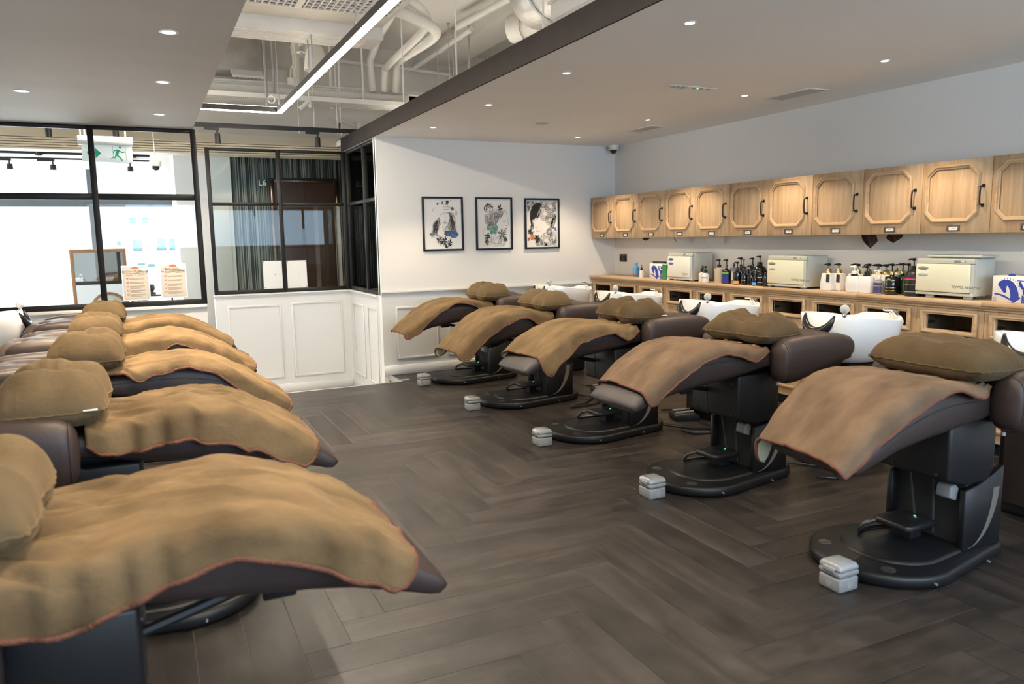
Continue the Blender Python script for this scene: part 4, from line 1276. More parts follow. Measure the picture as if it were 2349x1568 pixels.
def bottle(label, y, x, prof, m, top='pump', cap='black_gloss', collar=None, lab=None, ph=0.06, squash=1.0, n=18):
    """prof: [(radius, z)...] of the body"""
    t = thing('bottle', label, 'bottle', (x, y, ZT), group='bottles along the worktop')
    b = MB().lathe(prof, n)
    b.v = [(vx * squash, vy, vz) for vx, vy, vz in b.v]
    b.obj('body', m, t)
    z = prof[-1][1]
    r = max(prof[-2][0], 0.011)
    if top == 'pump':
        pump(t, z, r, cap, collar, h=ph)
    elif top == 'cap':
        MB().lathe([(r * 1.05, z - 0.002), (r * 1.05, z + 0.022), (r * 0.9, z + 0.026), (0, z + 0.026)], 14).obj('cap', cap, t)
    elif top == 'nozzle':
        MB().lathe([(r * 1.2, z - 0.002), (r * 1.2, z + 0.012), (r * 0.5, z + 0.020), (0.003, z + 0.05), (0, z + 0.05)], 12).obj('nozzle', cap, t)
    elif top == 'spray':
        MB().lathe([(r * 1.15, z - 0.002), (r * 1.1, z + 0.016), (0.008, z + 0.022), (0.008, z + 0.038), (0, z + 0.038)], 12).obj('collar', cap, t)
        MB().tube([(0.012, 0.016, z + 0.048), (0, -0.01, z + 0.050), (-0.012, -0.036, z + 0.046)], [0.008, 0.011, 0.007], 8).tube([(0, -0.012, z + 0.045), (0, -0.028, z + 0.028), (0, -0.030, z + 0.012)], [0.005, 0.004, 0.003], 6).obj('trigger', cap, t)
    for L in lab or ():
        z0, z1, mm = L[:3]
        rr = prof[1][0] * 1.006
        pl = MB()
        ring0 = [(squash * -rr * math.cos(a), rr * math.sin(a), z0) for a in [(-1.3 + 2.6 * k / 12) for k in range(13)]]
        ring1 = [(p[0], p[1], z1) for p in ring0]
        pl.add(ring0 + ring1, [(k, k + 1, 13 + k + 1, 13 + k) for k in range(12)])
        pl.obj('label', mm, t)
    return t


R_ = lambda r, h, sh=0.02, nk=0.012: [(r * 0.92, 0.0), (r, 0.006), (r, h - sh), (r * 0.9, h - sh * 0.45), (nk * 1.25, h - 0.004), (nk, h), (nk, h + 0.008)]
bottle('sky blue bottle alone near the wall socket', 7.243, 5.02, R_(0.036, 0.128, 0.02, 0.02), 'bottle_sky', 'cap', 'bottle_sky', lab=[(0.012, 0.03, 'tick_red')])
bottle('tiny white bottle with black nozzle, left of a pair', 7.088, 4.99, R_(0.020, 0.082), 'bottle_white', 'nozzle')
bottle('tiny white bottle with black nozzle, right of a pair', 7.032, 4.95, R_(0.024, 0.080), 'bottle_white', 'nozzle')
bottle('small yellow banded bottle squeezed beside the Disinfect cabinet', 6.512, 4.93, R_(0.020, 0.10), 'bottle_white', 'cap', 'yellow', lab=[(0.02, 0.06, 'orange')])
bottle('white spray bottle with black trigger right of the Disinfect cabinet', 5.985, 4.93, R_(0.030, 0.095), 'bottle_white', 'spray')
bottle('short white pump bottle with a black head and grey print', 5.895, 4.90, R_(0.036, 0.085, 0.01, 0.02), 'bottle_white', 'pump', ph=0.045, lab=[(0.045, 0.052, 'ink_grey')])
bottle('tall waisted beige bottle with a black pump', 5.805, 4.99, [(0.05, 0), (0.055, 0.01), (0.048, 0.05), (0.058, 0.12), (0.055, 0.135), (0.02, 0.142), (0.02, 0.148)], 'beige_plastic', 'pump', ph=0.055, squash=0.7)
bottle('clear bottle with a pale label behind the beige one', 5.70, 5.08, R_(0.038, 0.15), 'clear_plastic', 'cap', 'black_gloss', lab=[(0.03, 0.11, 'paper')])
bottle('clear bottle with grey cap standing against the wall', 5.615, 5.12, R_(0.038, 0.15), 'clear_plastic', 'pump', 'vent_dark', ph=0.05)
bottle('black pump bottle with a blue label and green band', 5.62, 4.92, R_(0.043, 0.14, 0.03), 'black_gloss', 'pump', lab=[(0.005, 0.095, 'label_blue'), (0.097, 0.106, 'lime')])
bottle('black pump bottle behind the blue labelled one, left', 5.56, 5.04, R_(0.042, 0.145, 0.03), 'black_gloss', 'pump', ph=0.07)
bottle('black pump bottle in the back line under the wall', 5.47, 5.10, R_(0.044, 0.150, 0.03), 'black_gloss', 'pump', ph=0.062)
bottle('black bottle with small orange print at the front', 5.475, 4.92, R_(0.036, 0.13, 0.03), 'black_gloss', 'pump', ph=0.05, lab=[(0.008, 0.035, 'orange')])
bottle('big round shouldered black pump bottle, tallest of the dark cluster', 5.315, 5.04, [(0.062, 0), (0.066, 0.008), (0.066, 0.12), (0.055, 0.155), (0.03, 0.172), (0.024, 0.176), (0.024, 0.18)], 'black_gloss', 'pump', ph=0.062)
bottle('slim black bottle with gold print before the big round one', 5.375, 4.915, R_(0.028, 0.105, 0.02), 'black_gloss', 'pump', ph=0.035, lab=[(0.04, 0.048, 'gold')])
bottle('slim black bottle second from gold print one', 5.30, 4.92, R_(0.029, 0.110, 0.02), 'black_gloss', 'pump', ph=0.04)
bottle('slim black bottle with a pale blue foot label', 5.235, 4.91, R_(0.027, 0.085, 0.02), 'black_gloss', 'cap', lab=[(0.006, 0.03, 'bottle_sky')])
bottle('slim black bottle with two grey print bands', 5.175, 4.92, R_(0.028, 0.115, 0.02), 'black_gloss', 'pump', ph=0.042, lab=[(0.03, 0.036, 'ink_light'), (0.075, 0.081, 'ink_light')])
bottle('small dark grey bottle with narrow neck in the front line', 5.105, 4.91, R_(0.025, 0.09, 0.03), 'black_plastic', 'cap')
bottle('navy bottle with a tiny pink dot and black pump', 5.06, 4.98, R_(0.038, 0.125, 0.02), 'navy_gloss', 'pump', ph=0.055, lab=[(0.10, 0.106, 'pink')])
bottle('tall dark navy pump bottle just left of the middle towel warmer', 5.085, 5.10, R_(0.052, 0.165, 0.03), 'navy_gloss', 'pump', ph=0.075)
bottle('black pump bottle standing behind the big round one', 5.22, 5.13, R_(0.040, 0.15, 0.03), 'black_gloss', 'pump', ph=0.06)
# faceted white bottles with gold collars
faces = [(4.435, 4.93, 'label_black', 'far left'), (4.38, 4.98, 'label_black', 'second'), (4.255, 5.02, 'label_plum', 'third'), (4.205, 4.99, 'label_plum', 'fourth'),
         (4.155, 5.05, None, 'fifth'), (4.085, 5.06, None, 'sixth'), (4.04, 5.02, None, 'seventh'), (3.985, 5.03, None, 'eighth'), (3.945, 5.10, None, 'ninth')]
for i, (y, x, lm, nm) in enumerate(faces):
    t = thing('bottle', f'white faceted bottle with gold collar, {nm} of its row' + (' with black tag' if lm == 'label_black' else ' with plum tag' if lm else ''), 'bottle', (x, y, ZT), group='white faceted gold collared bottles')
    hw = 0.05
    MB().loft([[(a * 0.7, b, 0.0) for a, b in ((-hw, -hw), (hw, -hw), (hw, hw), (-hw, hw))], [(a * 0.75, b * 1.02, 0.055) for a, b in ((-hw, -hw), (hw, -hw), (hw, hw), (-hw, hw))],
               [(a * 0.62, b * 0.84, 0.138) for a, b in ((-hw, -hw), (hw, -hw), (hw, hw), (-hw, hw))]]).obj('body', 'bottle_white', t, bevel=0.006)
    MB().lathe([(0.026, 0.138), (0.024, 0.156), (0.016, 0.170), (0.013, 0.174), (0, 0.174)], 16).obj('collar', 'gold', t)
    p = MB().cyl((0, 0, 0), 0.0055, 0.174, 0.200, 8)
    p.obj('stem', 'lid_clear', t)
    MB().lathe([(0, 0.198), (0.017, 0.198), (0.019, 0.210), (0.012, 0.217), (0, 0.217)], 14).tube([(0, 0, 0.208), (-0.01, 0.026, 0.208), (-0.016, 0.036, 0.202)], [0.007, 0.006, 0.004], 8).obj('pump_head', 'black_gloss', t)
    if lm:
        MB().add([(-0.0400, -0.012, 0.070), (-0.0400, -0.046, 0.066), (-0.0365, -0.044, 0.128), (-0.0365, -0.010, 0.132)], [(0, 1, 2, 3)]).obj('label', lm, t, smooth=0)
for i, (y, x, lb) in enumerate(((4.165, 4.905, 'plain chunky white pump bottle in front of the faceted row'), (4.06, 4.915, 'second plain chunky white bottle, black pump, before faceted row'))):
    t = thing('bottle', lb, 'bottle', (x, y, ZT), group='plain white chunky bottles')
    hw = 0.056
    MB().loft([[(a * 0.55, b * 0.95, 0.0) for a, b in ((-hw, -hw), (hw, -hw), (hw, hw), (-hw, hw))], [(a * 0.6, b * 1.05, 0.07) for a, b in ((-hw, -hw), (hw, -hw), (hw, hw), (-hw, hw))],
               [(a * 0.55, b * 0.85, 0.128) for a, b in ((-hw, -hw), (hw, -hw), (hw, hw), (-hw, hw))]]).obj('body', 'bottle_white', t, bevel=0.008)
    MB().lathe([(0.026, 0.128), (0.026, 0.142), (0, 0.142)], 14).obj('collar', 'black_gloss', t)
    pump(t, 0.142, 0.020, 'bottle_white' if i == 0 else 'black_gloss', neck=0.02, h=0.045)
bottle('clear bottle with white pump and dark violet label', 3.953, 4.915, R_(0.036, 0.105, 0.02), 'clear_plastic', 'pump', 'bottle_white', ph=0.045, lab=[(0.01, 0.085, 'purple_label'), (0.058, 0.063, 'paper')])
bottle('clear bottle with a white pump standing behind violet label', 3.90, 5.06, R_(0.036, 0.13, 0.02), 'clear_plastic', 'pump', 'bottle_white', ph=0.05)
bottle('black bottle with gold lettering and clear gold pump, front', 3.855, 4.93, R_(0.048, 0.138, 0.012, 0.016), 'black_gloss', 'pump', collar='gold', lab=[(0.105, 0.112, 'gold'), (0.05, 0.055, 'gold'), (0.03, 0.034, 'gold')])
bottle('black bottle with gold collar behind the gold lettered one', 3.86, 5.05, R_(0.046, 0.138, 0.012, 0.016), 'black_gloss', 'pump', collar='gold')
bottle('dark green based bottle with black pump', 3.76, 4.98, R_(0.042, 0.140, 0.012, 0.016), 'bottle_green', 'pump', lab=[(0.01, 0.06, 'bottle_green')])
bottle('black bottle with gold collar left of the warmer, back line', 3.69, 5.08, R_(0.042, 0.14, 0.012, 0.016), 'black_gloss', 'pump', collar='gold')
bottle('second gold collared black bottle tucked behind the pink banded one', 3.60, 5.11, R_(0.040, 0.14, 0.012, 0.016), 'black_gloss', 'pump', collar='gold')
bottle('large dark bottle with a bright pink band beside the warmer', 3.685, 4.935, [(0.052, 0), (0.056, 0.006), (0.056, 0.145), (0.05, 0.165), (0.03, 0.180), (0.024, 0.184), (0.024, 0.19)], 'black_plastic', 'pump', ph=0.058, lab=[(0.118, 0.127, 'pink'), (0.08, 0.084, 'gold'), (0.03, 0.034, 'ink_light')])

# cloths hanging from hooks under the wall cabinets
def hung_cloth(label, y, w_, h, m, lean=0):
    t = thing('hanging_cloth', label, 'cloth', (5.06, y, 1.434), group='cloths hanging below the wall cabinets')
    def fn(u, v):
        k = (u - 0.5) * 2
        return (0.015 * math.sin(u * 9 + v * 2), k * w_ * 0.5 * (1 - 0.25 * v) + lean * v * v, -h * v * (1 - 0.55 * abs(k) ** 1.6) + 0.001)
    MB().grid(fn, 12, 8).obj('cloth', m, t, smooth=180, fix=False)
    MB().tube([(0, 0, 0.0), (0, 0, -0.012), (-0.012, 0, -0.016)], 0.003, 6).obj('hook', 'chrome', t)


hung_cloth('brown cloth tip showing under the second wall cabinet', 7.11, 0.12, 0.035, 'towel_brown')
hung_cloth('white cloth corner under the third wall cabinet', 6.55, 0.12, 0.075, 'towel_white', -0.02)
hung_cloth('white cloth corner under the fifth wall cabinet', 6.0, 0.12, 0.085, 'towel_white', 0.03)
hung_cloth('longer brown cloth hanging under the eighth wall cabinet', 4.18, 0.14, 0.115, 'towel_brown', -0.02)
hung_cloth('shorter brown cloth hanging under the ninth wall cabinet', 3.95, 0.14, 0.07, 'towel_brown', 0.01)

# ---------------------------------------------------------------- reclined shampoo chairs
# local frame: origin on the floor under the column, -x towards the feet, +x towards the basin
TOP = [(-1.02, 0.30), (-0.93, 0.42), (-0.85, 0.53), (-0.79, 0.595), (-0.73, 0.640), (-0.58, 0.742), (-0.47, 0.800), (-0.38, 0.832), (-0.26, 0.848), (-0.13, 0.838), (0.0, 0.814), (0.15, 0.798), (0.50, 0.80)]
BOT = [(-0.80, 0.525), (-0.77, 0.513), (-0.66, 0.545), (-0.55, 0.578), (-0.43, 0.598), (-0.28, 0.615), (-0.08, 0.642), (0.08, 0.678), (0.2, 0.690), (0.5, 0.69)]
CH_R = [(3.05, y) for y in (7.306, 6.034, 4.762, 3.49, 2.218)]
CH_L = [(-0.14, y) for y in (7.10, 5.82, 4.55, 3.28, 2.01)]


def make_chair():
    t = thing('shampoo_chair', 'brown leather shampoo chair, first from the picture wall, right row', 'chair', (*CH_R[0], 0), group='reclining shampoo chairs')
    # base
    o = stadium(-0.49, 0.46, 0.305, 0.22, 16)
    sc = lambda k, z: [((x + 0.02) * k - 0.02, y * k, z) for x, y in o]
    MB().loft([sc(0.965, 0.004), sc(0.985, 0.012), sc(1.0, 0.018), sc(1.0, 0.046), sc(0.985, 0.056), sc(0.955, 0.060)]).obj('base_plate', 'chair_black', t, smooth=50)
    o2 = stadium(-0.34, 0.40, 0.215, 0.17, 16)
    MB().loft([[(x, y, 0.0605) for x, y in o2], [(x * 0.985, y * 0.975, 0.070) for x, y in o2], [(x * 0.95, y * 0.93, 0.073) for x, y in o2]]).obj('base_dome', 'chair_black', t, smooth=50)
    for x, y in ((-0.36, -0.165), (-0.36, 0.165), (0.30, -0.13), (0.30, 0.13)):
        MB().lathe([(0.030, 0.059), (0.030, 0.0625), (0.026, 0.0635), (0.024, 0.0625), (0, 0.0625)], 18, (x, y, 0)).obj('base_cap', 'chair_grey', t)
    for x, s_ in ((-0.25, -1), (0.15, -1), (-0.25, 1)):
        MB().cyl((x, s_ * (0.303 if x < 0 else 0.262), 0.03), 0.005, -0.006, 0.006, 8, 'y').obj('base_screw', 'galvanised', t)
    # column: two side panels with a curved crescent, dark core between them
    for s_ in (-1, 1):
        prof = [(0.07, 0.060), (0.325, 0.060), (0.325, 0.42), (0.25, 0.385), (0.15, 0.35), (0.07, 0.335)]
        p = MB().prism(prof, s_ * 0.165, s_ * 0.195, 'y').obj('side_panel', 'chair_black', t, bevel=0.004, seg=1)
        a_out = [(0.10 + 0.20 * math.sin(a), 0.36 - 0.29 * math.cos(a)) for a in [k * 1.45 / 14 for k in range(15)]]
        a_in = [(0.10 + 0.158 * math.sin(a), 0.36 - 0.288 * math.cos(a)) for a in [k * 1.45 / 14 for k in range(15)]]
        b = MB()
        n = len(a_out)
        yy = s_ * 0.1962
        b.add([(x, yy, z) for x, z in a_out] + [(x, yy - s_ * 0.0, z) for x, z in a_in], [(k, k + 1, n + k + 1, n + k) for k in range(n - 1)])
        b.obj('crescent', 'chair_arc', p, smooth=0)
    MB().box(0.11, 0.32, -0.165, 0.165, 0.06, 0.40).obj('column_core', 'void_black', t, smooth=0)
    for y in (-0.07, 0.05):
        MB().tube([(0.03, y, 0.40), (0.075, y * 0.7, 0.10)], 0.006, 6).obj('gas_strut', 'chair_grey', t)
    # housing under the seat, hung on the column
    MB().prism([(-0.07, 0.40), (0.05, 0.365), (0.20, 0.365), (0.24, 0.42), (0.24, 0.655), (-0.07, 0.655)], -0.205, 0.205, 'y').obj('housing', 'chair_black', t, bevel=0.014, seg=2)
    for y in (-0.15, 0.15):
        for z in (0.42, 0.60):
            MB().cyl((0, y, z), 0.006, -0.074, -0.066, 8, 'x').obj('housing_screw', 'chair_grey', t)
    MB().box(-0.0715, -0.0690, 0.060, 0.064, 0.41, 0.65).obj('housing_seam', 'void_black', t, smooth=0)
    MB().box(-0.36, 0.40, -0.14, 0.14, 0.648, 0.685).obj('seat_frame', 'chair_black', t, bevel=0.006, seg=1)
    MB().tube([(-0.40, 0, 0.59), (-0.28, 0.06, 0.58), (-0.05, 0.08, 0.53)], 0.014, 8).obj('linkage', 'black_metal', t)
    for y in (-0.13, 0.13):
        MB().box(-0.42, -0.34, y - 0.012, y + 0.012, 0.575, 0.625).obj('bracket', 'black_metal', t, bevel=0.003, seg=1)
    # leg rest and seat pad
    xs = [-0.797, -0.79, -0.775, -0.75, -0.71, -0.65, -0.55, -0.45, -0.35, -0.25, -0.15, -0.05, 0.08, 0.2, 0.32]
    rings = []
    for x in xs:
        zt, zb = interp(TOP, x) - 0.016, interp(BOT, x)
        k = 1.0
        if x < -0.76:
            q = (x + 0.76) / -0.037
            k = math.sqrt(max(0.06, 1 - min(q, 1) ** 2.4 * 0.94))
        c, h = (zt + zb) / 2 - (1 - k) * 0.0, max(0.008, (zt - zb) / 2 * k)
        hw = (0.215 + 0.02 * min(1, max(0, (x + 0.8) / 0.35))) * (0.94 + 0.06 * k)
        rings.append(superring(x, 0, c, hw, h, 32, 4.4))
    pad = MB().loft(rings).obj('leg_rest', 'leather', t, smooth=180)
    for s_ in (-1, 1):
        MB().tube([(x, s_ * (0.2155 + 0.0205 * min(1, max(0, (x + 0.8) / 0.35))), interp(TOP, x) * 0.62 + interp(BOT, x) * 0.38 - 0.006) for x in (-0.66, -0.55, -0.45, -0.35, -0.25, -0.15, -0.05, 0.08)], 0.0022, 5).obj('seam', 'leather', pad)
    # tufted back pad
    def back(u, v):
        x = 0.20 + u * 0.585
        y = (v - 0.5) * 2
        yy = 0.245 * math.copysign(abs(y) ** 0.9, y)
        e = max(0, 1 - abs(y) ** 4) ** 0.5
        eu = max(0.0, 1 - max(0, (u - 0.80) / 0.2) ** 2.4) ** 0.5
        z = 0.705 + 0.140 * e * eu + 0.028 * math.sin(u * PI) * e
        for bx, by in ((0.46, 0.0), (0.62, 0.10), (0.62, -0.10), (0.30, -0.1), (0.30, 0.1)):
            d = math.hypot((x - bx) * 1.0, yy - by)
            z -= 0.026 * math.exp(-(d / 0.035) ** 2) + 0.008 * math.exp(-(d / 0.10) ** 2)
        z += 0.003 * nz(x * 14, yy * 30, 3.3)
        return (x, yy, z)
    b = MB().grid(back, 34, 30)
    bp = b.obj('backrest', 'leather', t, smooth=180)
    sd = bp.modifiers.new('depth', 'SOLIDIFY')
    sd.thickness = 0.03
    sd.offset = -1
    MB().prism([(0.18, 0.63), (0.70, 0.64), (0.775, 0.70), (0.77, 0.72), (0.18, 0.715)], -0.22, 0.22, 'y').obj('back_shell', 'chair_black', t, bevel=0.012)
    for bx, by in ((0.46, 0.0), (0.62, 0.10), (0.62, -0.10)):
        MB().sphere((bx, by, back((bx - 0.2) / 0.585, by / 0.49 + 0.5)[2] + 0.001), 0.011, 0.011, 0.005, 10, 6).obj('tuft_button', 'leather', t)
    # armrests: plump cushions with a stitched end
    for s_ in (-1, 1):
        st_ = [(0.116, 0.735, 0.012, 0.020), (0.122, 0.735, 0.055, 0.078), (0.136, 0.735, 0.068, 0.108), (0.17, 0.735, 0.074, 0.128), (0.24, 0.742, 0.076, 0.128), (0.36, 0.760, 0.076, 0.116), (0.48, 0.775, 0.075, 0.100),
               (0.58, 0.783, 0.072, 0.086), (0.645, 0.785, 0.066, 0.068), (0.675, 0.785, 0.052, 0.045), (0.685, 0.785, 0.012, 0.012)]
        ar = MB().loft([superring(x, s_ * 0.298, c, hy, hz, 26, 3.0) for x, c, hy, hz in st_]).obj('armrest', 'leather', t, smooth=180)
        rg = superring(0.140, s_ * 0.298, 0.735, 0.0705, 0.1125, 26, 3.0)
        MB().tube(rg + [rg[0]], 0.0022, 5, cap=False).obj('stitch_seam', 'leather', ar)
        MB().cyl((0.13, s_ * 0.298, 0), 0.008, 0.600, 0.615, 8).obj('foot_stud', 'galvanised', ar)
    # foot control lying on the base
    fs = MB().prism([(-0.125, -0.075), (-0.10, -0.095), (0.07, -0.09), (0.09, 0), (0.07, 0.09), (-0.10, 0.095), (-0.125, 0.075)], 0.135, 0.165, 'z').obj('foot_switch', 'black_plastic', t, (0.0, 0.02, 0.0), bevel=0.010)
    MB().box(-0.02, 0.05, -0.03, 0.05, 0.073, 0.137).obj('stand', 'black_plastic', fs, smooth=0)
    for k in range(7):
        MB().box(-0.11 + k * 0.012, -0.105 + k * 0.012, -0.07, 0.07, 0.165, 0.168).obj('grip_rib', 'black_plastic', fs, smooth=0)
    MB().cyl((0.02, -0.02, 0), 0.006, 0.164, 0.1665, 8).obj('indicator', 'white_plastic', fs)
    MB().cyl((0.035, -0.005, 0), 0.005, 0.164, 0.1665, 8).obj('indicator', 'green_led', fs)
    MB().tube(catmull([(-0.10, 0.09, 0.15), (-0.16, 0.12, 0.13), (-0.17, 0.14, 0.09), (-0.10, 0.16, 0.085), (0.05, 0.13, 0.085)], 5), 0.009, 8).obj('cable', 'black_plastic', t)
    MB().prism([(0.02, 0.30), (0.07, 0.28), (0.085, 0.335), (0.06, 0.36), (0.03, 0.352)], -0.155, -0.085, 'y').obj('power_plug', 'foot_box_grey', t, bevel=0.008)
    return t


chair0 = make_chair()
PL_ = ('first', 'second', 'third', 'fourth', 'fifth')
WALLS = ('the picture wall', 'the window wall')
for i in range(1, 5):
    c_ = dup(chair0, (*CH_R[i], 0), 0, f'brown leather shampoo chair, {PL_[i]} from the picture wall, right row')
    if i in (1, 4):          # these two leg rests are drawn in a little
        for q_ in c_.children:
            if q_.name.startswith('leg_rest'):
                q_.location = (0.085 if i == 1 else 0.15, 0, -0.012)
for i in range(5):
    c_ = dup(chair0, (*CH_L[i], 0), PI, f'brown leather shampoo chair, {PL_[i]} from the window wall, left row')
    if i == 4:
        for q_ in c_.children:
            if q_.name.startswith('armrest'):
                q_.location = (0.06, 0, -0.10)


# ---------------------------------------------------------------- blankets
def blanket(i, left, sd, foot=-0.76, head=0.10, near=None, far=0.06, m='velvet', hang=0.0, curl=0.0, sag=0.0, wr=1.0, shift=0.0, half=0.272, flare=0.0):
    """near: table x -> drop of the hem below the pad's top on the side the camera sees"""
    cx, cy = (CH_L if left else CH_R)[i]
    row, wall = ('left', 'window') if left else ('right', 'picture')
    t = thing('blanket', f'tan velvet blanket over the chair {PL_[i]} from the {wall} wall, {row} row', 'blanket', (cx, cy, 0), PI if left else 0, group='velvet blankets')
    side = 1 if left else -1          # local y sign of the side facing the camera
    near = near or [(-0.76, 0.07), (-0.68, 0.11), (-0.48, 0.075), (-0.32, 0.05), (-0.2, 0.04), (0.0, 0.065), (0.1, 0.02)]
    # spine
    xs = [head + (foot - head) * k / 60 for k in range(61)]
    spine = [(x, interp(TOP, x)) for x in xs]
    if hang:
        x, z = spine[-1]
        spine += [(x - hang * 0.30 * k / 6, z - hang * (k / 6)) for k in range(1, 7)]
    L = [0]
    for a, b in zip(spine, spine[1:]):
        L.append(L[-1] + math.hypot(b[0] - a[0], b[1] - a[1]))

    def sp(s):
        d = s * L[-1]
        for k in range(len(L) - 1):
            if d <= L[k + 1] or k == len(L) - 2:
                f = (d - L[k]) / max(1e-9, L[k + 1] - L[k])
                return spine[k][0] + f * (spine[k + 1][0] - spine[k][0]), spine[k][1] + f * (spine[k + 1][1] - spine[k][1])

    def surf(s, v):
        tt = 2 * v - 1
        q_ = max(0.0, (abs(tt) - 0.72) / 0.28)
        x, z = sp(s * (1 - 0.085 * s ** 8 * (1 - math.sqrt(max(0, 1 - q_ * q_)))))
        sgn = 1 if tt > 0 else -1
        nearside = (sgn == side)
        drop = interp(near, x) if nearside else far * (0.75 + 0.4 * nz(x * 5, sd))
        r = 0.045
        W = half - 0.03 * max(0, (-0.45 - x) / 0.4)
        arc = r * PI / 2
        extra = max(0.0, drop - r)
        tot = (W - r) + (arc if drop >= r else arc * max(0.25, drop / r)) + extra
        a = abs(tt) * tot
        if a <= W - r:
            y, dz = a, 0
        elif a <= W - r + arc:
            th = (a - (W - r)) / r
            y, dz = W - r + r * math.sin(th), -r * (1 - math.cos(th))
        else:
            q = a - (W - r) - arc
            y, dz = W + q * (0.10 + flare), -r - q
        fold = 0
        if a > W - r:       # vertical pleats on the hanging part
            q = a - (W - r)
            fold = 0.0075 * wr * min(1, q / 0.06) * math.sin(x * 46 + 9 * nz(x * 3, sd * 3.1) + sd) * (0.45 + 1.1 * max(0, nz(x * 2.7, sd * 1.7, 4)) )
        z0 = z - 0.010 * (a / W) ** 2 + dz
        wx = nz(x * 5.0 + sd, tt * 2.2, sd) * 0.012 * wr
        wx += nz(x * 9.0 + 3 * sd, tt * 7.0, sd * 2) * 0.006 * wr
        # gathers run along the chair where the blanket is buttoned up under the pillow
        g = max(0, (x + 0.18) / 0.28)
        wx += g * g * 0.016 * wr * math.sin(tt * 17 + 3 * nz(x * 4, tt * 3, sd))
        ridge = nz(x * 2.1 + tt * 1.6 + sd * 5, sd, 0.3)
        wx += 0.010 * wr * max(0, 1 - abs(ridge) * 9)
        for f_, am in ((6.0, 0.006), (11.0, 0.0035)):
            rd = nz(x * f_ * 0.55 + tt * f_ * 0.35 + sd * 3, tt * f_ * 0.5 - x * f_ * 0.2, sd * 1.3)
            wx += am * wr * max(0, 1 - abs(rd) * 6) * (0.3 + max(0, nz(x * 2.2 + sd, tt * 1.5, 7.7)) * 2.2)
        z0 += abs(wx) * 0.8 + 0.004
        if sag and x < -0.35:
            z0 -= sag * ((-0.35 - x) / 0.4) ** 2
        if curl and s > 0.80:
            c = (s - 0.80) / 0.2
            y *= 1 - 0.06 * c * c
            z0 -= curl * c * c * (abs(tt) ** 3)
        return (x + shift * (tt * side) * (s ** 2) + 0.3 * fold, sgn * (y + fold), z0)

    NU, NV = 84, 72
    b = MB().grid(surf, NU, NV)
    cl = b.obj('cloth', m, t, smooth=180)
    md = cl.modifiers.new('thickness', 'SOLIDIFY')
    md.thickness = 0.007
    md.offset = 0
    # cream fleece on the underside
    dn = MB().grid(lambda s, v: tuple(Vector(surf(0.45 + s * 0.548, 0.012 + v * 0.976)) + Vector((0.004, -0.006 * (1 if v > 0.5 else -1) * min(1, abs(2 * v - 1) * 2), -0.0065))), 34, 40)
    dn.obj('lining', 'fleece', t, smooth=180)
    edge = [surf(k / NU, 0.0) for k in range(NU + 1)] + [surf(1, k / NV) for k in range(1, NV + 1)] + [surf(1 - k / NU, 1.0) for k in range(1, NU + 1)]
    MB().tube(edge, 0.0075, 6).obj('hem', 'hem_brown', t, smooth=80)
    for tt in (-0.62, -0.2, 0.2, 0.62):
        p = Vector(surf(0.035, 0.5 + tt / 2))
        MB().sphere((p.x, p.y, p.z + 0.006), 0.015, 0.015, 0.006, 12, 6).obj('button', 'wood_button', t)
    return t


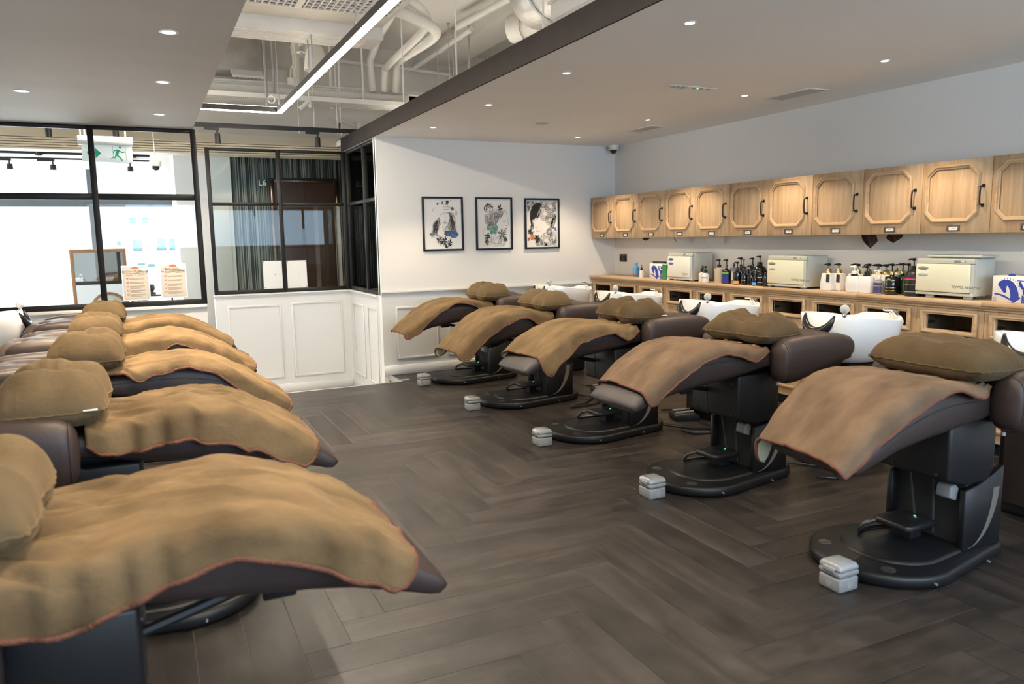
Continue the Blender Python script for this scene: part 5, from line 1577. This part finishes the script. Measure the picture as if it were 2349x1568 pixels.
# ---------------------------------------------------------------- pillows
def pillow(i, left, sd, x=0.185, rx=0.165, ry=0.275, rz=0.078, pinch=0.45, z=0.885, rot=0.0, m='pillow_velvet', wr=1.0, yo=0.0, tagside=0, tilt=0.0, label=None):
    cx, cy = (CH_L if left else CH_R)[i]
    row, wall = ('left', 'window') if left else ('right', 'picture')
    t = thing('pillow', f'{label}, chair {PL_[i]} from {wall} wall, {row} row', 'pillow', (cx, cy, 0), PI if left else 0, group='velvet cushions')

    def surf(u, v, top=1):
        """u across the chair axis (x), v along the cushion (y), both -1..1; top or bottom sheet"""
        k = pinch * math.exp(-(v / 0.30) ** 2)
        X = rx * u * (1 - 0.30 * k) * (1 - 0.10 * (1 - abs(v)) * 0 - 0.10 * v * v * abs(u))
        Y = ry * v * (1 - 0.08 * u * u)
        edge = max(0.0, (1 - u ** 4) * (1 - v ** 4)) ** 0.5
        lobes = 1 + pinch * 0.35 * math.exp(-((abs(v) - 0.5) / 0.28) ** 2)
        H = rz * edge * lobes * (1 - 0.72 * k)
        if top > 0:
            n = nz(u * 1.6 + sd, v * 2.2, sd) * 0.018 + nz(u * 4 + sd, v * 5, sd * 2) * 0.007
            rad = math.sin(math.atan2(v * ry, u * rx * 0.9 + 0.012) * 15 + 3 * nz(u * 2, v * 2, sd)) * 0.0055 * math.exp(-((abs(v) - 0.32) / 0.22) ** 2) * (0.4 + pinch)
            H = H * 1.35 + (n + rad) * wr * edge
        else:
            H = -min(H * 0.8, rz * 0.62)
        pk = math.sin((u if abs(v) > abs(u) else v) * 30 + sd) * 0.0018 * max(abs(u), abs(v)) ** 8
        c, s_ = math.cos(rot), math.sin(rot)
        X += pk
        return (x + X * c - Y * s_, yo + X * s_ + Y * c, z - 0.012 + H + pk + tilt * X)
    NN = 44
    cs = [math.copysign(abs(q) ** 0.75, q) for q in [-1 + 2 * k / NN for k in range(NN + 1)]]
    cs = [math.sin(PI / 2 * (-1 + 2 * k / NN)) for k in range(NN + 1)]
    ix = lambda q: cs[int(round(q * NN))]
    b = MB().grid(lambda u, v: surf(ix(u), ix(v), 1), NN, NN).grid(lambda u, v: surf(ix(u), ix(1 - v), -1), NN, NN)
    me = b.mesh('cushion', m, smooth=180, fix=False)
    bm = bmesh.new()
    bm.from_mesh(me)
    bmesh.ops.remove_doubles(bm, verts=bm.verts, dist=0.0004)
    bmesh.ops.recalc_face_normals(bm, faces=bm.faces)
    bm.to_mesh(me)
    bm.free()
    link('cushion', me, t)
    per = [surf(q, -1) for q in cs] + [surf(1, q) for q in cs[1:]] + [surf(-q, 1) for q in cs[1:]] + [surf(-1, -q) for q in cs[1:]]
    MB().tube(per, 0.004, 6).obj('piping', m, t, smooth=80)
    if tagside:
        p = Vector(surf(0.75 if tagside < 0 else -0.75, 1.0 * tagside))
        MB().box(p.x - 0.022, p.x + 0.022, p.y - 0.018 * (1 if p.y > 0 else -1), p.y + 0.014 * (1 if p.y > 0 else -1), p.z + 0.004, p.z + 0.007).obj('care_tag', 'paper', t, smooth=0)
    return t


N = lambda *a: list(a)
blanket(0, False, 1.3, foot=-0.84, near=N((-0.86, 0.07), (-0.7, 0.10), (-0.5, 0.06), (-0.3, 0.03), (-0.1, 0.045), (0.02, 0.085), (0.1, 0.03)), far=0.06)
blanket(1, False, 2.7, foot=-0.80, sag=0.055, far=0.14, near=N((-0.82, 0.09), (-0.7, 0.13), (-0.6, 0.12), (-0.45, 0.11), (-0.3, 0.085), (-0.16, 0.055), (-0.05, 0.10), (0.1, 0.04)), shift=0.02)
blanket(2, False, 4.1, foot=-0.725, curl=0.01, near=N((-0.75, 0.09), (-0.65, 0.15), (-0.55, 0.13), (-0.4, 0.095), (-0.25, 0.075), (-0.12, 0.05), (0.0, 0.085), (0.1, 0.03)), far=0.08, shift=0.05)
blanket(3, False, 5.6, foot=-0.735, curl=0.005, m='velvet_rose', wr=0.8, near=N((-0.76, 0.06), (-0.68, 0.10), (-0.48, 0.075), (-0.32, 0.05), (-0.2, 0.04), (0.0, 0.065), (0.1, 0.02)), far=0.09)
blanket(4, False, 7.2, foot=-0.735, sag=0.06, m='velvet_rose', wr=0.9, far=0.17, shift=-0.045, near=N((-0.80, 0.045), (-0.66, 0.085), (-0.52, 0.09), (-0.38, 0.083), (-0.19, 0.036), (-0.1, 0.03), (0.02, 0.045), (0.1, 0.015)))
blanket(0, True, 8.8, foot=-0.765, near=N((-0.79, 0.06), (-0.65, 0.11), (-0.5, 0.12), (-0.35, 0.07), (-0.22, 0.10), (-0.1, 0.13), (0.05, 0.10)), far=0.07, wr=1.3)
blanket(1, True, 10.1, foot=-0.79, near=N((-0.82, 0.05), (-0.7, 0.12), (-0.55, 0.13), (-0.4, 0.075), (-0.28, 0.06), (-0.15, 0.11), (0.05, 0.10)), far=0.07, wr=1.4)
blanket(2, True, 11.9, foot=-0.82, near=N((-0.84, 0.06), (-0.76, 0.09), (-0.6, 0.10), (-0.45, 0.05), (-0.3, 0.035), (-0.15, 0.05), (-0.08, 0.07), (0.0, 0.02)), far=0.07, wr=1.4)
blanket(3, True, 13.4, foot=-0.715, near=N((-0.73, 0.06), (-0.65, 0.12), (-0.55, 0.14), (-0.42, 0.135), (-0.3, 0.12), (-0.22, 0.105), (-0.08, 0.105), (0.05, 0.09), (0.12, 0.04)), far=0.07, wr=1.7)
blanket(4, True, 15.3, foot=-0.70, head=0.26, near=N((-0.71, 0.06), (-0.62, 0.11), (-0.55, 0.115), (-0.42, 0.095), (-0.28, 0.085), (-0.14, 0.105), (0.03, 0.13), (0.12, 0.125), (0.26, 0.09)), far=0.07, wr=1.7, half=0.292)

pillow(0, False, 1.1, x=0.155, rz=0.085, pinch=0.5, m='pillow_velvet_pale', label='olive brown pinched velvet cushion')
pillow(1, False, 2.2, x=0.15, rz=0.078, pinch=0.45, m='pillow_velvet_pale', label='plump tan velvet cushion')
pillow(2, False, 3.6, x=0.20, rz=0.080, pinch=0.6, tagside=-1, label='dark bow shaped velvet cushion with white tag')
pillow(3, False, 4.7, x=0.20, rz=0.074, pinch=0.35, wr=1.6, rot=0.08, label='rumpled olive velvet cushion')
pillow(4, False, 5.9, x=0.15, rz=0.080, ry=0.30, pinch=0.05, rot=-0.05, label='long flat dark velvet cushion with ribbed end')
pillow(0, True, 7.5, x=0.20, rz=0.080, pinch=0.5, label='dark velvet cushion')
pillow(1, True, 8.4, x=0.195, rz=0.084, pinch=0.3, label='dark rounded velvet cushion')
pillow(2, True, 9.9, x=0.17, rz=0.088, rx=0.18, pinch=0.45, label='swollen olive velvet cushion')
pillow(3, True, 11.2, x=0.20, rz=0.090, rx=0.185, ry=0.29, pinch=0.6, m='pillow_velvet_pale', tagside=1, label='large twin lobed velvet cushion')
pillow(4, True, 12.7, x=0.27, rz=0.085, rx=0.17, pinch=0.4, m='pillow_velvet_pale', label='velvet cushion cut by the frame')


# ---------------------------------------------------------------- basins
def rim_h(th):
    """rim height by angle; pi is the side where the neck rests"""
    d = abs((th - PI + PI) % (2 * PI) - PI)           # distance from the notch
    tab = [(0, 0.840), (0.20, 0.850), (0.36, 0.890), (0.46, 0.945), (0.60, 0.965), (1.0, 0.960), (1.35, 0.952), (1.8, 0.930), (2.15, 0.912), (2.4, 0.914), (2.7, 0.936), (3.15, 0.940)]
    return interp(tab, d)


def sqr(th, a, b, e=2.6):
    c, s = math.cos(th), math.sin(th)
    return a * math.copysign(abs(c) ** (2 / e), c), b * math.copysign(abs(s) ** (2 / e), s)


def make_basin():
    t = thing('shampoo_basin', 'white ceramic shampoo basin behind the chair first from the picture wall', 'basin', (4.10, CH_R[0][1], -0.018), group='white shampoo basins')
    N_ = 96
    ths = [2 * PI * k / N_ for k in range(N_)]
    rings = []
    for hz, a, b in ((0.655, 0.02, 0.02), (0.655, 0.175, 0.165), (0.662, 0.20, 0.185), (0.70, 0.225, 0.205), (0.78, 0.252, 0.232), (0.86, 0.268, 0.250)):
        rings.append([(*sqr(th, a * 1.13, b), min(hz, rim_h(th) - 0.02)) for th in ths])
    rings.append([(*sqr(th, 0.313, 0.260), rim_h(th) - 0.012) for th in ths])
    rings.append([(*sqr(th, 0.309, 0.257), rim_h(th) - 0.002) for th in ths])
    rings.append([(*sqr(th, 0.299, 0.247), rim_h(th)) for th in ths])
    rings.append([(*sqr(th, 0.287, 0.234), rim_h(th) - 0.006) for th in ths])
    for hz, a, b in ((0.90, 0.238, 0.222), (0.82, 0.215, 0.20), (0.755, 0.17, 0.16), (0.735, 0.08, 0.08), (0.732, 0.01, 0.01)):
        rings.append([(*sqr(th, a * 1.13, b), min(hz, rim_h(th) - 0.02)) for th in ths])
    MB().loft(rings).obj('bowl', 'ceramic', t, smooth=180)
    # neck rest: black rubber crescent in the notch
    pts, rad = [], []
    for k in range(25):
        q = -1 + 2 * k / 24
        a = 1.45 * q
        y = 0.115 * math.sin(a) / math.sin(1.45)
        pts.append((-0.318 + 0.035 * abs(q) ** 2, y, 0.848 + 0.112 * (1 - math.cos(a)) / (1 - math.cos(1.45))))
        rad.append(0.006 + 0.030 * (1 - abs(q) ** 1.8))
    MB().tube(pts, rad, 12).obj('neck_rest', 'rubber', t, smooth=180)
    f = MB().lathe([(0.034, 0.875), (0.034, 0.885), (0.027, 0.89), (0.027, 0.935), (0.030, 0.94), (0.030, 0.958), (0.02, 0.965), (0, 0.965)], 18, (0.245, -0.12, 0))
    f.obj('faucet_body', 'chrome', t)
    MB().tube([(0.245, -0.12, 0.96), (0.22, -0.107, 0.970), (0.183, -0.09, 0.972)], [0.013, 0.011, 0.008], 8).obj('faucet_lever', 'chrome', t)
    MB().box(0.215, 0.268, -0.165, -0.075, 0.82, 0.876).obj('faucet_ledge', 'ceramic', t, bevel=0.012)
    MB().lathe([(0.012, 0.952), (0.016, 0.962), (0.010, 0.972), (0.008, 0.982), (0, 0.982)], 14, (-0.255, -0.165, 0)).obj('knob_base', 'chrome', t)
    MB().sphere((-0.255, -0.165, 1.004), 0.029, n=12, m=9).obj('knob', 'crystal', t, smooth=0)
    MB().sphere((-0.255, -0.165, 1.004), 0.014, n=10, m=7).obj('knob_core', 'chrome', t)
    MB().cyl((0.0, 0, 0), 0.025, 0.733, 0.737, 14).obj('drain', 'chrome', t)
    MB().loft([[(x * 0.19, y * 0.17, z) for x, y in ((-1, -1), (1, -1), (1, 1), (-1, 1))] for z in (0.018, 0.655)]).obj('pedestal', 'chair_black', t, bevel=0.03, seg=3)
    MB().box(-0.205, -0.185, -0.13, 0.13, 0.08, 0.50).obj('pedestal_cover', 'leather', t, bevel=0.008)
    return t


bas0 = make_basin()
for i in range(1, 5):
    dup(bas0, (4.10, CH_R[i][1], -0.018), 0, f'white ceramic shampoo basin behind the chair {PL_[i]} from the picture wall')
dup(bas0, (-1.20, CH_L[0][1], -0.018), PI, 'white ceramic shampoo basin in the left row, near the window wall')

# ---------------------------------------------------------------- floor things
def foot_box():
    t = thing('foot_box', 'small grey lidded socket box on the floor, nearest the camera', 'box', (2.485, 2.125, 0), group='grey socket boxes before the chairs')
    MB().box(-0.055, 0.055, -0.055, 0.055, 0, 0.062).obj('body', 'foot_box_grey', t, bevel=0.010)
    MB().box(-0.056, 0.056, -0.056, 0.056, 0.064, 0.088).obj('collar', 'foot_box_grey', t, bevel=0.008)
    rings = [[(x, y, z) for x, y, z in ((-.055 * k, -.055 * k, zz), (.055 * k, -.055 * k, zz), (.055 * k, .055 * k, zz), (-.055 * k, .055 * k, zz))] for k, zz in ((1.0, 0.089), (0.99, 0.102), (0.86, 0.116), (0.5, 0.122))]
    MB().loft(rings).obj('lid', 'lid_clear', t, bevel=0.006)
    MB().box(-0.062, -0.054, -0.030, 0.030, 0.080, 0.104).obj('latch', 'lid_clear', t, bevel=0.003, seg=1)
    MB().box(-0.024, 0.024, -0.02, 0.02, 0.1205, 0.1225).obj('lid_plate', 'shade_grey', t, smooth=0)
    MB().cyl((0, 0, 0.03), 0.014, -0.0565, -0.054, 14, 'y').obj('knockout', 'lid_clear', t)
    MB().cyl((0, 0, 0.03), 0.014, -0.0565, -0.054, 14, 'x').obj('knockout', 'lid_clear', t)
    return t


fb = foot_box()
for i, y in ((3, 3.40), (2, 4.66), (1, 5.945), (0, 7.215)):
    dup(fb, (2.475 if i == 3 else 2.44, y, 0), 0, f'small grey lidded socket box before the chair {PL_[i]} from the picture wall')


def foot_pedal(label, loc, rot):
    t = thing('foot_pedal', label, 'pedal', loc, rot, group='twin lever foot pedals')
    MB().prism([(-0.10, 0), (0.10, 0), (0.10, 0.035), (0.06, 0.06), (-0.10, 0.045)], -0.09, 0.09, 'y').obj('base', 'black_plastic', t, bevel=0.006)
    for y in (-0.045, 0.045):
        MB().tube([(0.06, y, 0.068), (0.0, y, 0.062), (-0.085, y, 0.055)], [0.008, 0.009, 0.013], 8).obj('lever', 'foot_box_grey', t)
    MB().tube(catmull([(0.10, 0.03, 0.02), (0.18, 0.06, 0.008), (0.2, 0.2, 0.008), (0.05, 0.28, 0.008), (-0.1, 0.3, 0.008)], 6), 0.006, 6).obj('cable', 'black_plastic', t)
    return t


for i in (1, 2, 3):
    foot_pedal(f'black foot pedal with two pale levers beside the chair {PL_[i]} from picture wall', (3.80, CH_R[i][1] - 0.02 if i != 2 else 4.80, 0), -0.35)
cl_ = tag(MB().tube(catmull([(3.46, 4.62, 0.03), (3.62, 4.50, 0.012), (3.74, 4.42, 0.012), (3.70, 4.32, 0.012), (3.56, 4.35, 0.012), (3.50, 4.45, 0.02)], 8), 0.011, 8).obj('coiled_cable', 'black_plastic'), 'black coiled cable loop on the floor behind third right chair base', 'cable')
cl_ = tag(MB().tube(catmull([(3.44, 5.95, 0.03), (3.60, 5.72, 0.012), (3.45, 5.58, 0.012), (3.20, 5.56, 0.012), (3.40, 5.66, 0.012), (3.6, 5.85, 0.012)], 8), 0.009, 8).obj('floor_cable', 'black_plastic'), 'black looped cable on the floor behind second right chair base', 'cable')
cl_ = tag(MB().tube(catmull([(3.45, 3.52, 0.03), (3.62, 3.45, 0.012), (3.70, 3.25, 0.012), (3.60, 3.12, 0.012), (3.52, 3.2, 0.012)], 8), 0.007, 8).obj('floor_cable', 'black_plastic'), 'thin black cable on the floor behind fourth right chair base', 'cable')
sb_ = thing('floor_sensor', 'small metal door stop plate at the platform edge corner', 'plate', (2.36, 7.60, 0))
MB().box(-0.05, 0.05, -0.03, 0.03, 0, 0.004).obj('plate', 'aluminium', sb_, smooth=0)
sb_.hide_render = False

# ---------------------------------------------------------------- three framed ink drawings
def picture(label, x0, x1, z0, z1):
    cx, cz = (x0 + x1) / 2, (z0 + z1) / 2
    w_, h_ = x1 - x0, z1 - z0
    t = thing('framed_picture', label, 'picture', (cx, YB, cz), group='three framed ink drawings')
    o = [(-w_ / 2, -h_ / 2), (w_ / 2, -h_ / 2), (w_ / 2, h_ / 2), (-w_ / 2, h_ / 2)]
    k = 0.02
    i = [(-w_ / 2 + k, -h_ / 2 + k), (w_ / 2 - k, -h_ / 2 + k), (w_ / 2 - k, h_ / 2 - k), (-w_ / 2 + k, h_ / 2 - k)]
    MB().ring_prism(o, i, -0.026, 0, 'y').obj('frame', 'black_metal', t, bevel=0.003, seg=1)
    k2 = k + 0.014
    i2 = [(-w_ / 2 + k2, -h_ / 2 + k2), (w_ / 2 - k2, -h_ / 2 + k2), (w_ / 2 - k2, h_ / 2 - k2), (-w_ / 2 + k2, h_ / 2 - k2)]
    MB().ring_prism(i, i2, -0.010, -0.002, 'y').obj('inner_lip', 'white_mat', t, smooth=0)
    MB().box(-w_ / 2 + k, w_ / 2 - k, -0.006, -0.002, -h_ / 2 + k, h_ / 2 - k).obj('sheet', 'picture_paper', t, smooth=0)
    return t, w_, h_


rng = random.Random(11)
UV = lambda pts: [((u - 0.5) * 0.475, (0.5 - v) * 0.585) for u, v in pts]     # drawing space: u right, v down, 0..1


def ink(t, polys, m, lvl, name='ink'):
    flat(polys, (0, -0.0063 - lvl * 0.0006, 0), m, t, FACE_Y, name, lift=0)


def hairs(t, root, tip, n, spread, wd, m='ink_black', lvl=2, wav=0.03, name='hair_strands'):
    ps = []
    n = int(n * 1.7)
    for k in range(n):
        f = k / max(1, n - 1)
        a = [root[0][j] + (root[1][j] - root[0][j]) * f for j in (0, 1)]
        b = [tip[0][j] + (tip[1][j] - tip[0][j]) * f + rng.uniform(-spread, spread) for j in (0, 1)]
        mid1 = [a[j] * 0.66 + b[j] * 0.34 + rng.uniform(-wav, wav) for j in (0, 1)]
        mid2 = [a[j] * 0.33 + b[j] * 0.67 + rng.uniform(-wav, wav) for j in (0, 1)]
        c = catmull(UV([a, mid1, mid2, b]), 5)
        ww = wd * 0.45 * rng.uniform(0.4, 1.3)
        ps += stroke(c, [ww * (0.25 + 0.75 * math.sin(PI * (0.12 + 0.82 * q / (len(c) - 1)))) for q in range(len(c))])
    ink(t, ps, m, lvl, name)


def rose(c, r, n=4):
    ps = []
    for k in range(n):
        rr = r * (1 - k / n * 0.8)
        for q in range(5):
            a0 = q * 1.257 + k * 0.7 + rng.uniform(-.2, .2)
            pts = [(c[0] + rr * (1 + 0.18 * math.sin(PI * j / 5)) * math.cos(a0 + j * 0.25), c[1] + rr * 0.85 * (1 + 0.18 * math.sin(PI * j / 5)) * math.sin(a0 + j * 0.25)) for j in range(6)]
            ps += stroke(UV(pts), [0.0006, 0.002, 0.003, 0.003, 0.002, 0.0006])
    return ps


def leafs(c, n, r, wd=0.35):
    ps = []
    for k in range(n):
        a = 2 * PI * k / n + rng.uniform(-.3, .3)
        rr = r * rng.uniform(0.7, 1.2)
        d = (math.cos(a), math.sin(a))
        nrm = (-d[1], d[0])
        ps.append(UV([c, (c[0] + d[0] * rr * .5 + nrm[0] * rr * wd * .5, c[1] + d[1] * rr * .5 + nrm[1] * rr * wd * .5), (c[0] + d[0] * rr, c[1] + d[1] * rr), (c[0] + d[0] * rr * .5 - nrm[0] * rr * wd * .5, c[1] + d[1] * rr * .5 - nrm[1] * rr * wd * .5)]))
    return ps


def splash(c, r, n=5, sx=1.4):
    ps = []
    for k in range(n):
        q = (c[0] + rng.uniform(-1, 1) * r * sx, c[1] + rng.uniform(-.6, .6) * r)
        rr = r * rng.uniform(0.35, 0.8)
        ps.append(UV([(q[0] + rr * rng.uniform(0.75, 1.2) * math.cos(a * PI / 7), q[1] + rr * 0.8 * rng.uniform(0.75, 1.2) * math.sin(a * PI / 7)) for a in range(14)]))
    return ps


# left: face under a hand, wavy hair, blue wash
t, w_, h_ = picture('left framed ink drawing of a face under a hand with blue wash', 2.730, 3.203, 1.329, 1.914)
hairs(t, [(0.44, 0.36), (0.30, 0.46)], [(0.40, 0.60), (0.22, 0.72)], 18, 0.03, 0.006, lvl=1, wav=0.045)
hairs(t, [(0.62, 0.28), (0.76, 0.30)], [(0.66, 0.66), (0.84, 0.66)], 20, 0.03, 0.006, lvl=1, wav=0.045)
hairs(t, [(0.36, 0.42), (0.30, 0.50)], [(0.36, 0.66), (0.24, 0.64)], 14, 0.03, 0.012, 'ink_hair', 1)
hairs(t, [(0.70, 0.34), (0.74, 0.42)], [(0.70, 0.62), (0.80, 0.60)], 14, 0.03, 0.012, 'ink_hair', 1)
hairs(t, [(0.24, 0.62), (0.34, 0.66)], [(0.20, 0.74), (0.44, 0.76)], 12, 0.03, 0.004, lvl=2)
hairs(t, [(0.84, 0.24), (0.82, 0.30)], [(0.84, 0.32), (0.80, 0.36)], 5, 0.03, 0.004, lvl=2)
ink(t, [UV([(0.42, 0.36), (0.50, 0.32), (0.66, 0.31), (0.67, 0.40), (0.64, 0.47), (0.57, 0.525), (0.51, 0.525), (0.45, 0.47), (0.42, 0.41)])], 'picture_paper', 4, 'face')
ink(t, [UV([(0.26, 0.30), (0.40, 0.14), (0.56, 0.155), (0.76, 0.20), (0.75, 0.245), (0.62, 0.28), (0.46, 0.33), (0.32, 0.37)])], 'picture_paper', 5, 'hand')
ps = []
for a, b in (((0.50, 0.175), (0.74, 0.205)), ((0.52, 0.205), (0.75, 0.225)), ((0.52, 0.232), (0.72, 0.25)), ((0.40, 0.135), (0.60, 0.15)), ((0.62, 0.285), (0.44, 0.335)), ((0.30, 0.20), (0.24, 0.28))):
    ps += stroke(catmull(UV([a, ((a[0] + b[0]) / 2, (a[1] + b[1]) / 2 - 0.008), b]), 5), 0.0028)
ps += stroke(UV([(0.50, 0.475), (0.545, 0.468), (0.555, 0.472), (0.60, 0.47)]), 0.004) + stroke(UV([(0.52, 0.492), (0.58, 0.492)]), 0.003) + stroke(UV([(0.525, 0.425), (0.555, 0.435), (0.57, 0.425)]), 0.003) + stroke(UV([(0.56, 0.36), (0.565, 0.41)]), 0.0015)
ps += leafs((0.62, 0.10), 12, 0.055) + leafs((0.50, 0.11), 7, 0.03) + leafs((0.38, 0.13), 7, 0.03) + stroke(UV([(0.68, 0.075), (0.70, 0.06), (0.72, 0.075)]), 0.003)
ps += leafs((0.74, 0.22), 9, 0.05) + rose((0.60, 0.62), 0.075) + stroke(UV([(0.50, 0.53), (0.49, 0.58)]), 0.003) + stroke(UV([(0.60, 0.53), (0.61, 0.57)]), 0.003)
ps += leafs((0.52, 0.82), 14, 0.10, 0.25) + leafs((0.66, 0.86), 12, 0.09, 0.25) + leafs((0.40, 0.80), 12, 0.09, 0.2) + leafs((0.57, 0.92), 10, 0.05)
ink(t, ps, 'ink_black', 6)
ink(t, splash((0.66, 0.72), 0.12, 9, 1.3) + splash((0.24, 0.70), 0.04, 4) + splash((0.84, 0.70), 0.03, 4), 'wash_blue', 3, 'blue_wash')

# middle: profile with a hair bun, green wash
t, w_, h_ = picture('middle framed ink drawing of a profile with hair bun and green wash', 3.355, 3.807, 1.327, 1.912)
for k in range(26):
    a0, rx_, ry_ = rng.uniform(0, 6.28), rng.uniform(0.04, 0.135), rng.uniform(0.03, 0.095)
    cx_, cy_ = 0.36 + rng.uniform(-0.02, 0.03), 0.205 + rng.uniform(-0.015, 0.02)
    c = catmull(UV([(cx_ + rx_ * math.cos(a0 + j * 0.3), cy_ + ry_ * math.sin(a0 + j * 0.3)) for j in range(7)]), 4)
    ink(t, stroke(c, [0.0055 * math.sin(PI * (0.06 + 0.9 * q / (len(c) - 1))) for q in range(len(c))]), 'ink_hair' if k % 3 else 'ink_black', 1 + k % 2, 'hair_bun')
hairs(t, [(0.26, 0.32), (0.52, 0.26)], [(0.26, 0.50), (0.44, 0.58)], 20, 0.02, 0.0045, 'ink_hair', 1, wav=0.02)
hairs(t, [(0.56, 0.22), (0.80, 0.25)], [(0.46, 0.44), (0.66, 0.44)], 14, 0.02, 0.004, 'ink_hair', 1, wav=0.02)
hairs(t, [(0.40, 0.46), (0.62, 0.44)], [(0.34, 0.60), (0.50, 0.58)], 14, 0.02, 0.006, lvl=1)
ps = rose((0.56, 0.41), 0.055) + rose((0.66, 0.32), 0.06) + leafs((0.66, 0.20), 6, 0.07, 0.5) + rose((0.55, 0.33), 0.05)
face = [(0.80, 0.24), (0.84, 0.34), (0.86, 0.44), (0.88, 0.51), (0.855, 0.535), (0.845, 0.56), (0.83, 0.57), (0.84, 0.59), (0.82, 0.615), (0.80, 0.66), (0.70, 0.67)]
ps += stroke(catmull(UV(face), 4), 0.0024) + stroke(catmull(UV([(0.72, 0.45), (0.76, 0.462), (0.80, 0.445)]), 5), [0.001] + [0.006] * 9 + [0.001]) + stroke(UV([(0.80, 0.535), (0.83, 0.54)]), 0.003) + stroke(UV([(0.78, 0.59), (0.835, 0.592)]), 0.004)
ps += leafs((0.70, 0.70), 16, 0.14, 0.14) + leafs((0.32, 0.74), 14, 0.08, 0.3) + leafs((0.30, 0.84), 12, 0.07) + rose((0.55, 0.84), 0.11, 3) + rose((0.36, 0.80), 0.07, 3) + leafs((0.80, 0.80), 8, 0.055, 0.6) + rose((0.70, 0.86), 0.08, 3)
ps += stroke(catmull(UV([(0.28, 0.56), (0.22, 0.62), (0.22, 0.70), (0.28, 0.76)]), 5), 0.002) + stroke(catmull(UV([(0.20, 0.86), (0.24, 0.92), (0.5, 0.88), (0.78, 0.90)]), 5), 0.002)
ink(t, ps, 'ink_hair', 5)
ink(t, splash((0.44, 0.62), 0.085, 9, 1.3), 'wash_green', 3, 'green_wash')
ink(t, splash((0.30, 0.84), 0.02, 2), 'wash_blue', 3, 'blue_dot')

# right: fringe, peonies, rainbow wash
t, w_, h_ = picture('right framed ink drawing of a fringe among peonies with rainbow wash', 3.967, 4.419, 1.326, 1.905)
ink(t, [UV([(0.34, 0.10), (0.46, 0.08), (0.40, 0.22), (0.36, 0.36), (0.24, 0.42), (0.20, 0.52), (0.17, 0.40), (0.18, 0.26), (0.24, 0.16)])], 'ink_black', 2, 'fringe')
hairs(t, [(0.36, 0.12), (0.50, 0.10)], [(0.20, 0.44), (0.42, 0.38)], 26, 0.02, 0.010, lvl=2, wav=0.012)
hairs(t, [(0.78, 0.40), (0.90, 0.36)], [(0.72, 0.60), (0.80, 0.58)], 16, 0.02, 0.007, lvl=2)
hairs(t, [(0.20, 0.48), (0.24, 0.46)], [(0.20, 0.62), (0.26, 0.58)], 8, 0.02, 0.008, lvl=2)
ps = []
for c, r in (((0.58, 0.30), 0.15), ((0.74, 0.16), 0.14), ((0.90, 0.12), 0.10), ((0.16, 0.12), 0.10), ((0.70, 0.42), 0.10), ((0.30, 0.07), 0.07), ((0.55, 0.10), 0.09), ((0.86, 0.28), 0.09), ((0.62, 0.84), 0.16), ((0.82, 0.78), 0.12), ((0.42, 0.88), 0.09), ((0.90, 0.90), 0.09), ((0.70, 0.66), 0.07), ((0.10, 0.20), 0.06)):
    ps += rose(c, r, 6)
ps += leafs((0.36, 0.80), 12, 0.10, 0.3) + leafs((0.18, 0.66), 10, 0.08, 0.3) + leafs((0.84, 0.36), 10, 0.11, 0.12) + leafs((0.10, 0.08), 14, 0.07, 0.2) + leafs((0.92, 0.06), 12, 0.06, 0.2) + leafs((0.60, 0.94), 12, 0.07)
ps += stroke(UV([(0.33, 0.635), (0.40, 0.645), (0.44, 0.64)]), 0.005) + stroke(UV([(0.30, 0.56), (0.33, 0.585), (0.36, 0.575)]), 0.003) + stroke(UV([(0.25, 0.44), (0.30, 0.455)]), 0.004) + stroke(catmull(UV([(0.46, 0.74), (0.60, 0.68), (0.70, 0.58)]), 5), 0.002)
ink(t, ps, 'ink_black', 5)
ink(t, splash((0.21, 0.64), 0.05, 4), 'wash_yellow', 3, 'yellow_wash')
ink(t, splash((0.22, 0.76), 0.06, 5, 0.8), 'wash_orange', 3, 'orange_wash')
ink(t, splash((0.11, 0.80), 0.05, 4, 0.8), 'wash_red', 3, 'red_wash')
ink(t, splash((0.86, 0.61), 0.045, 4), 'wash_violet', 3, 'violet_wash')
ink(t, splash((0.93, 0.64), 0.035, 3), 'lime', 4, 'green_wash')
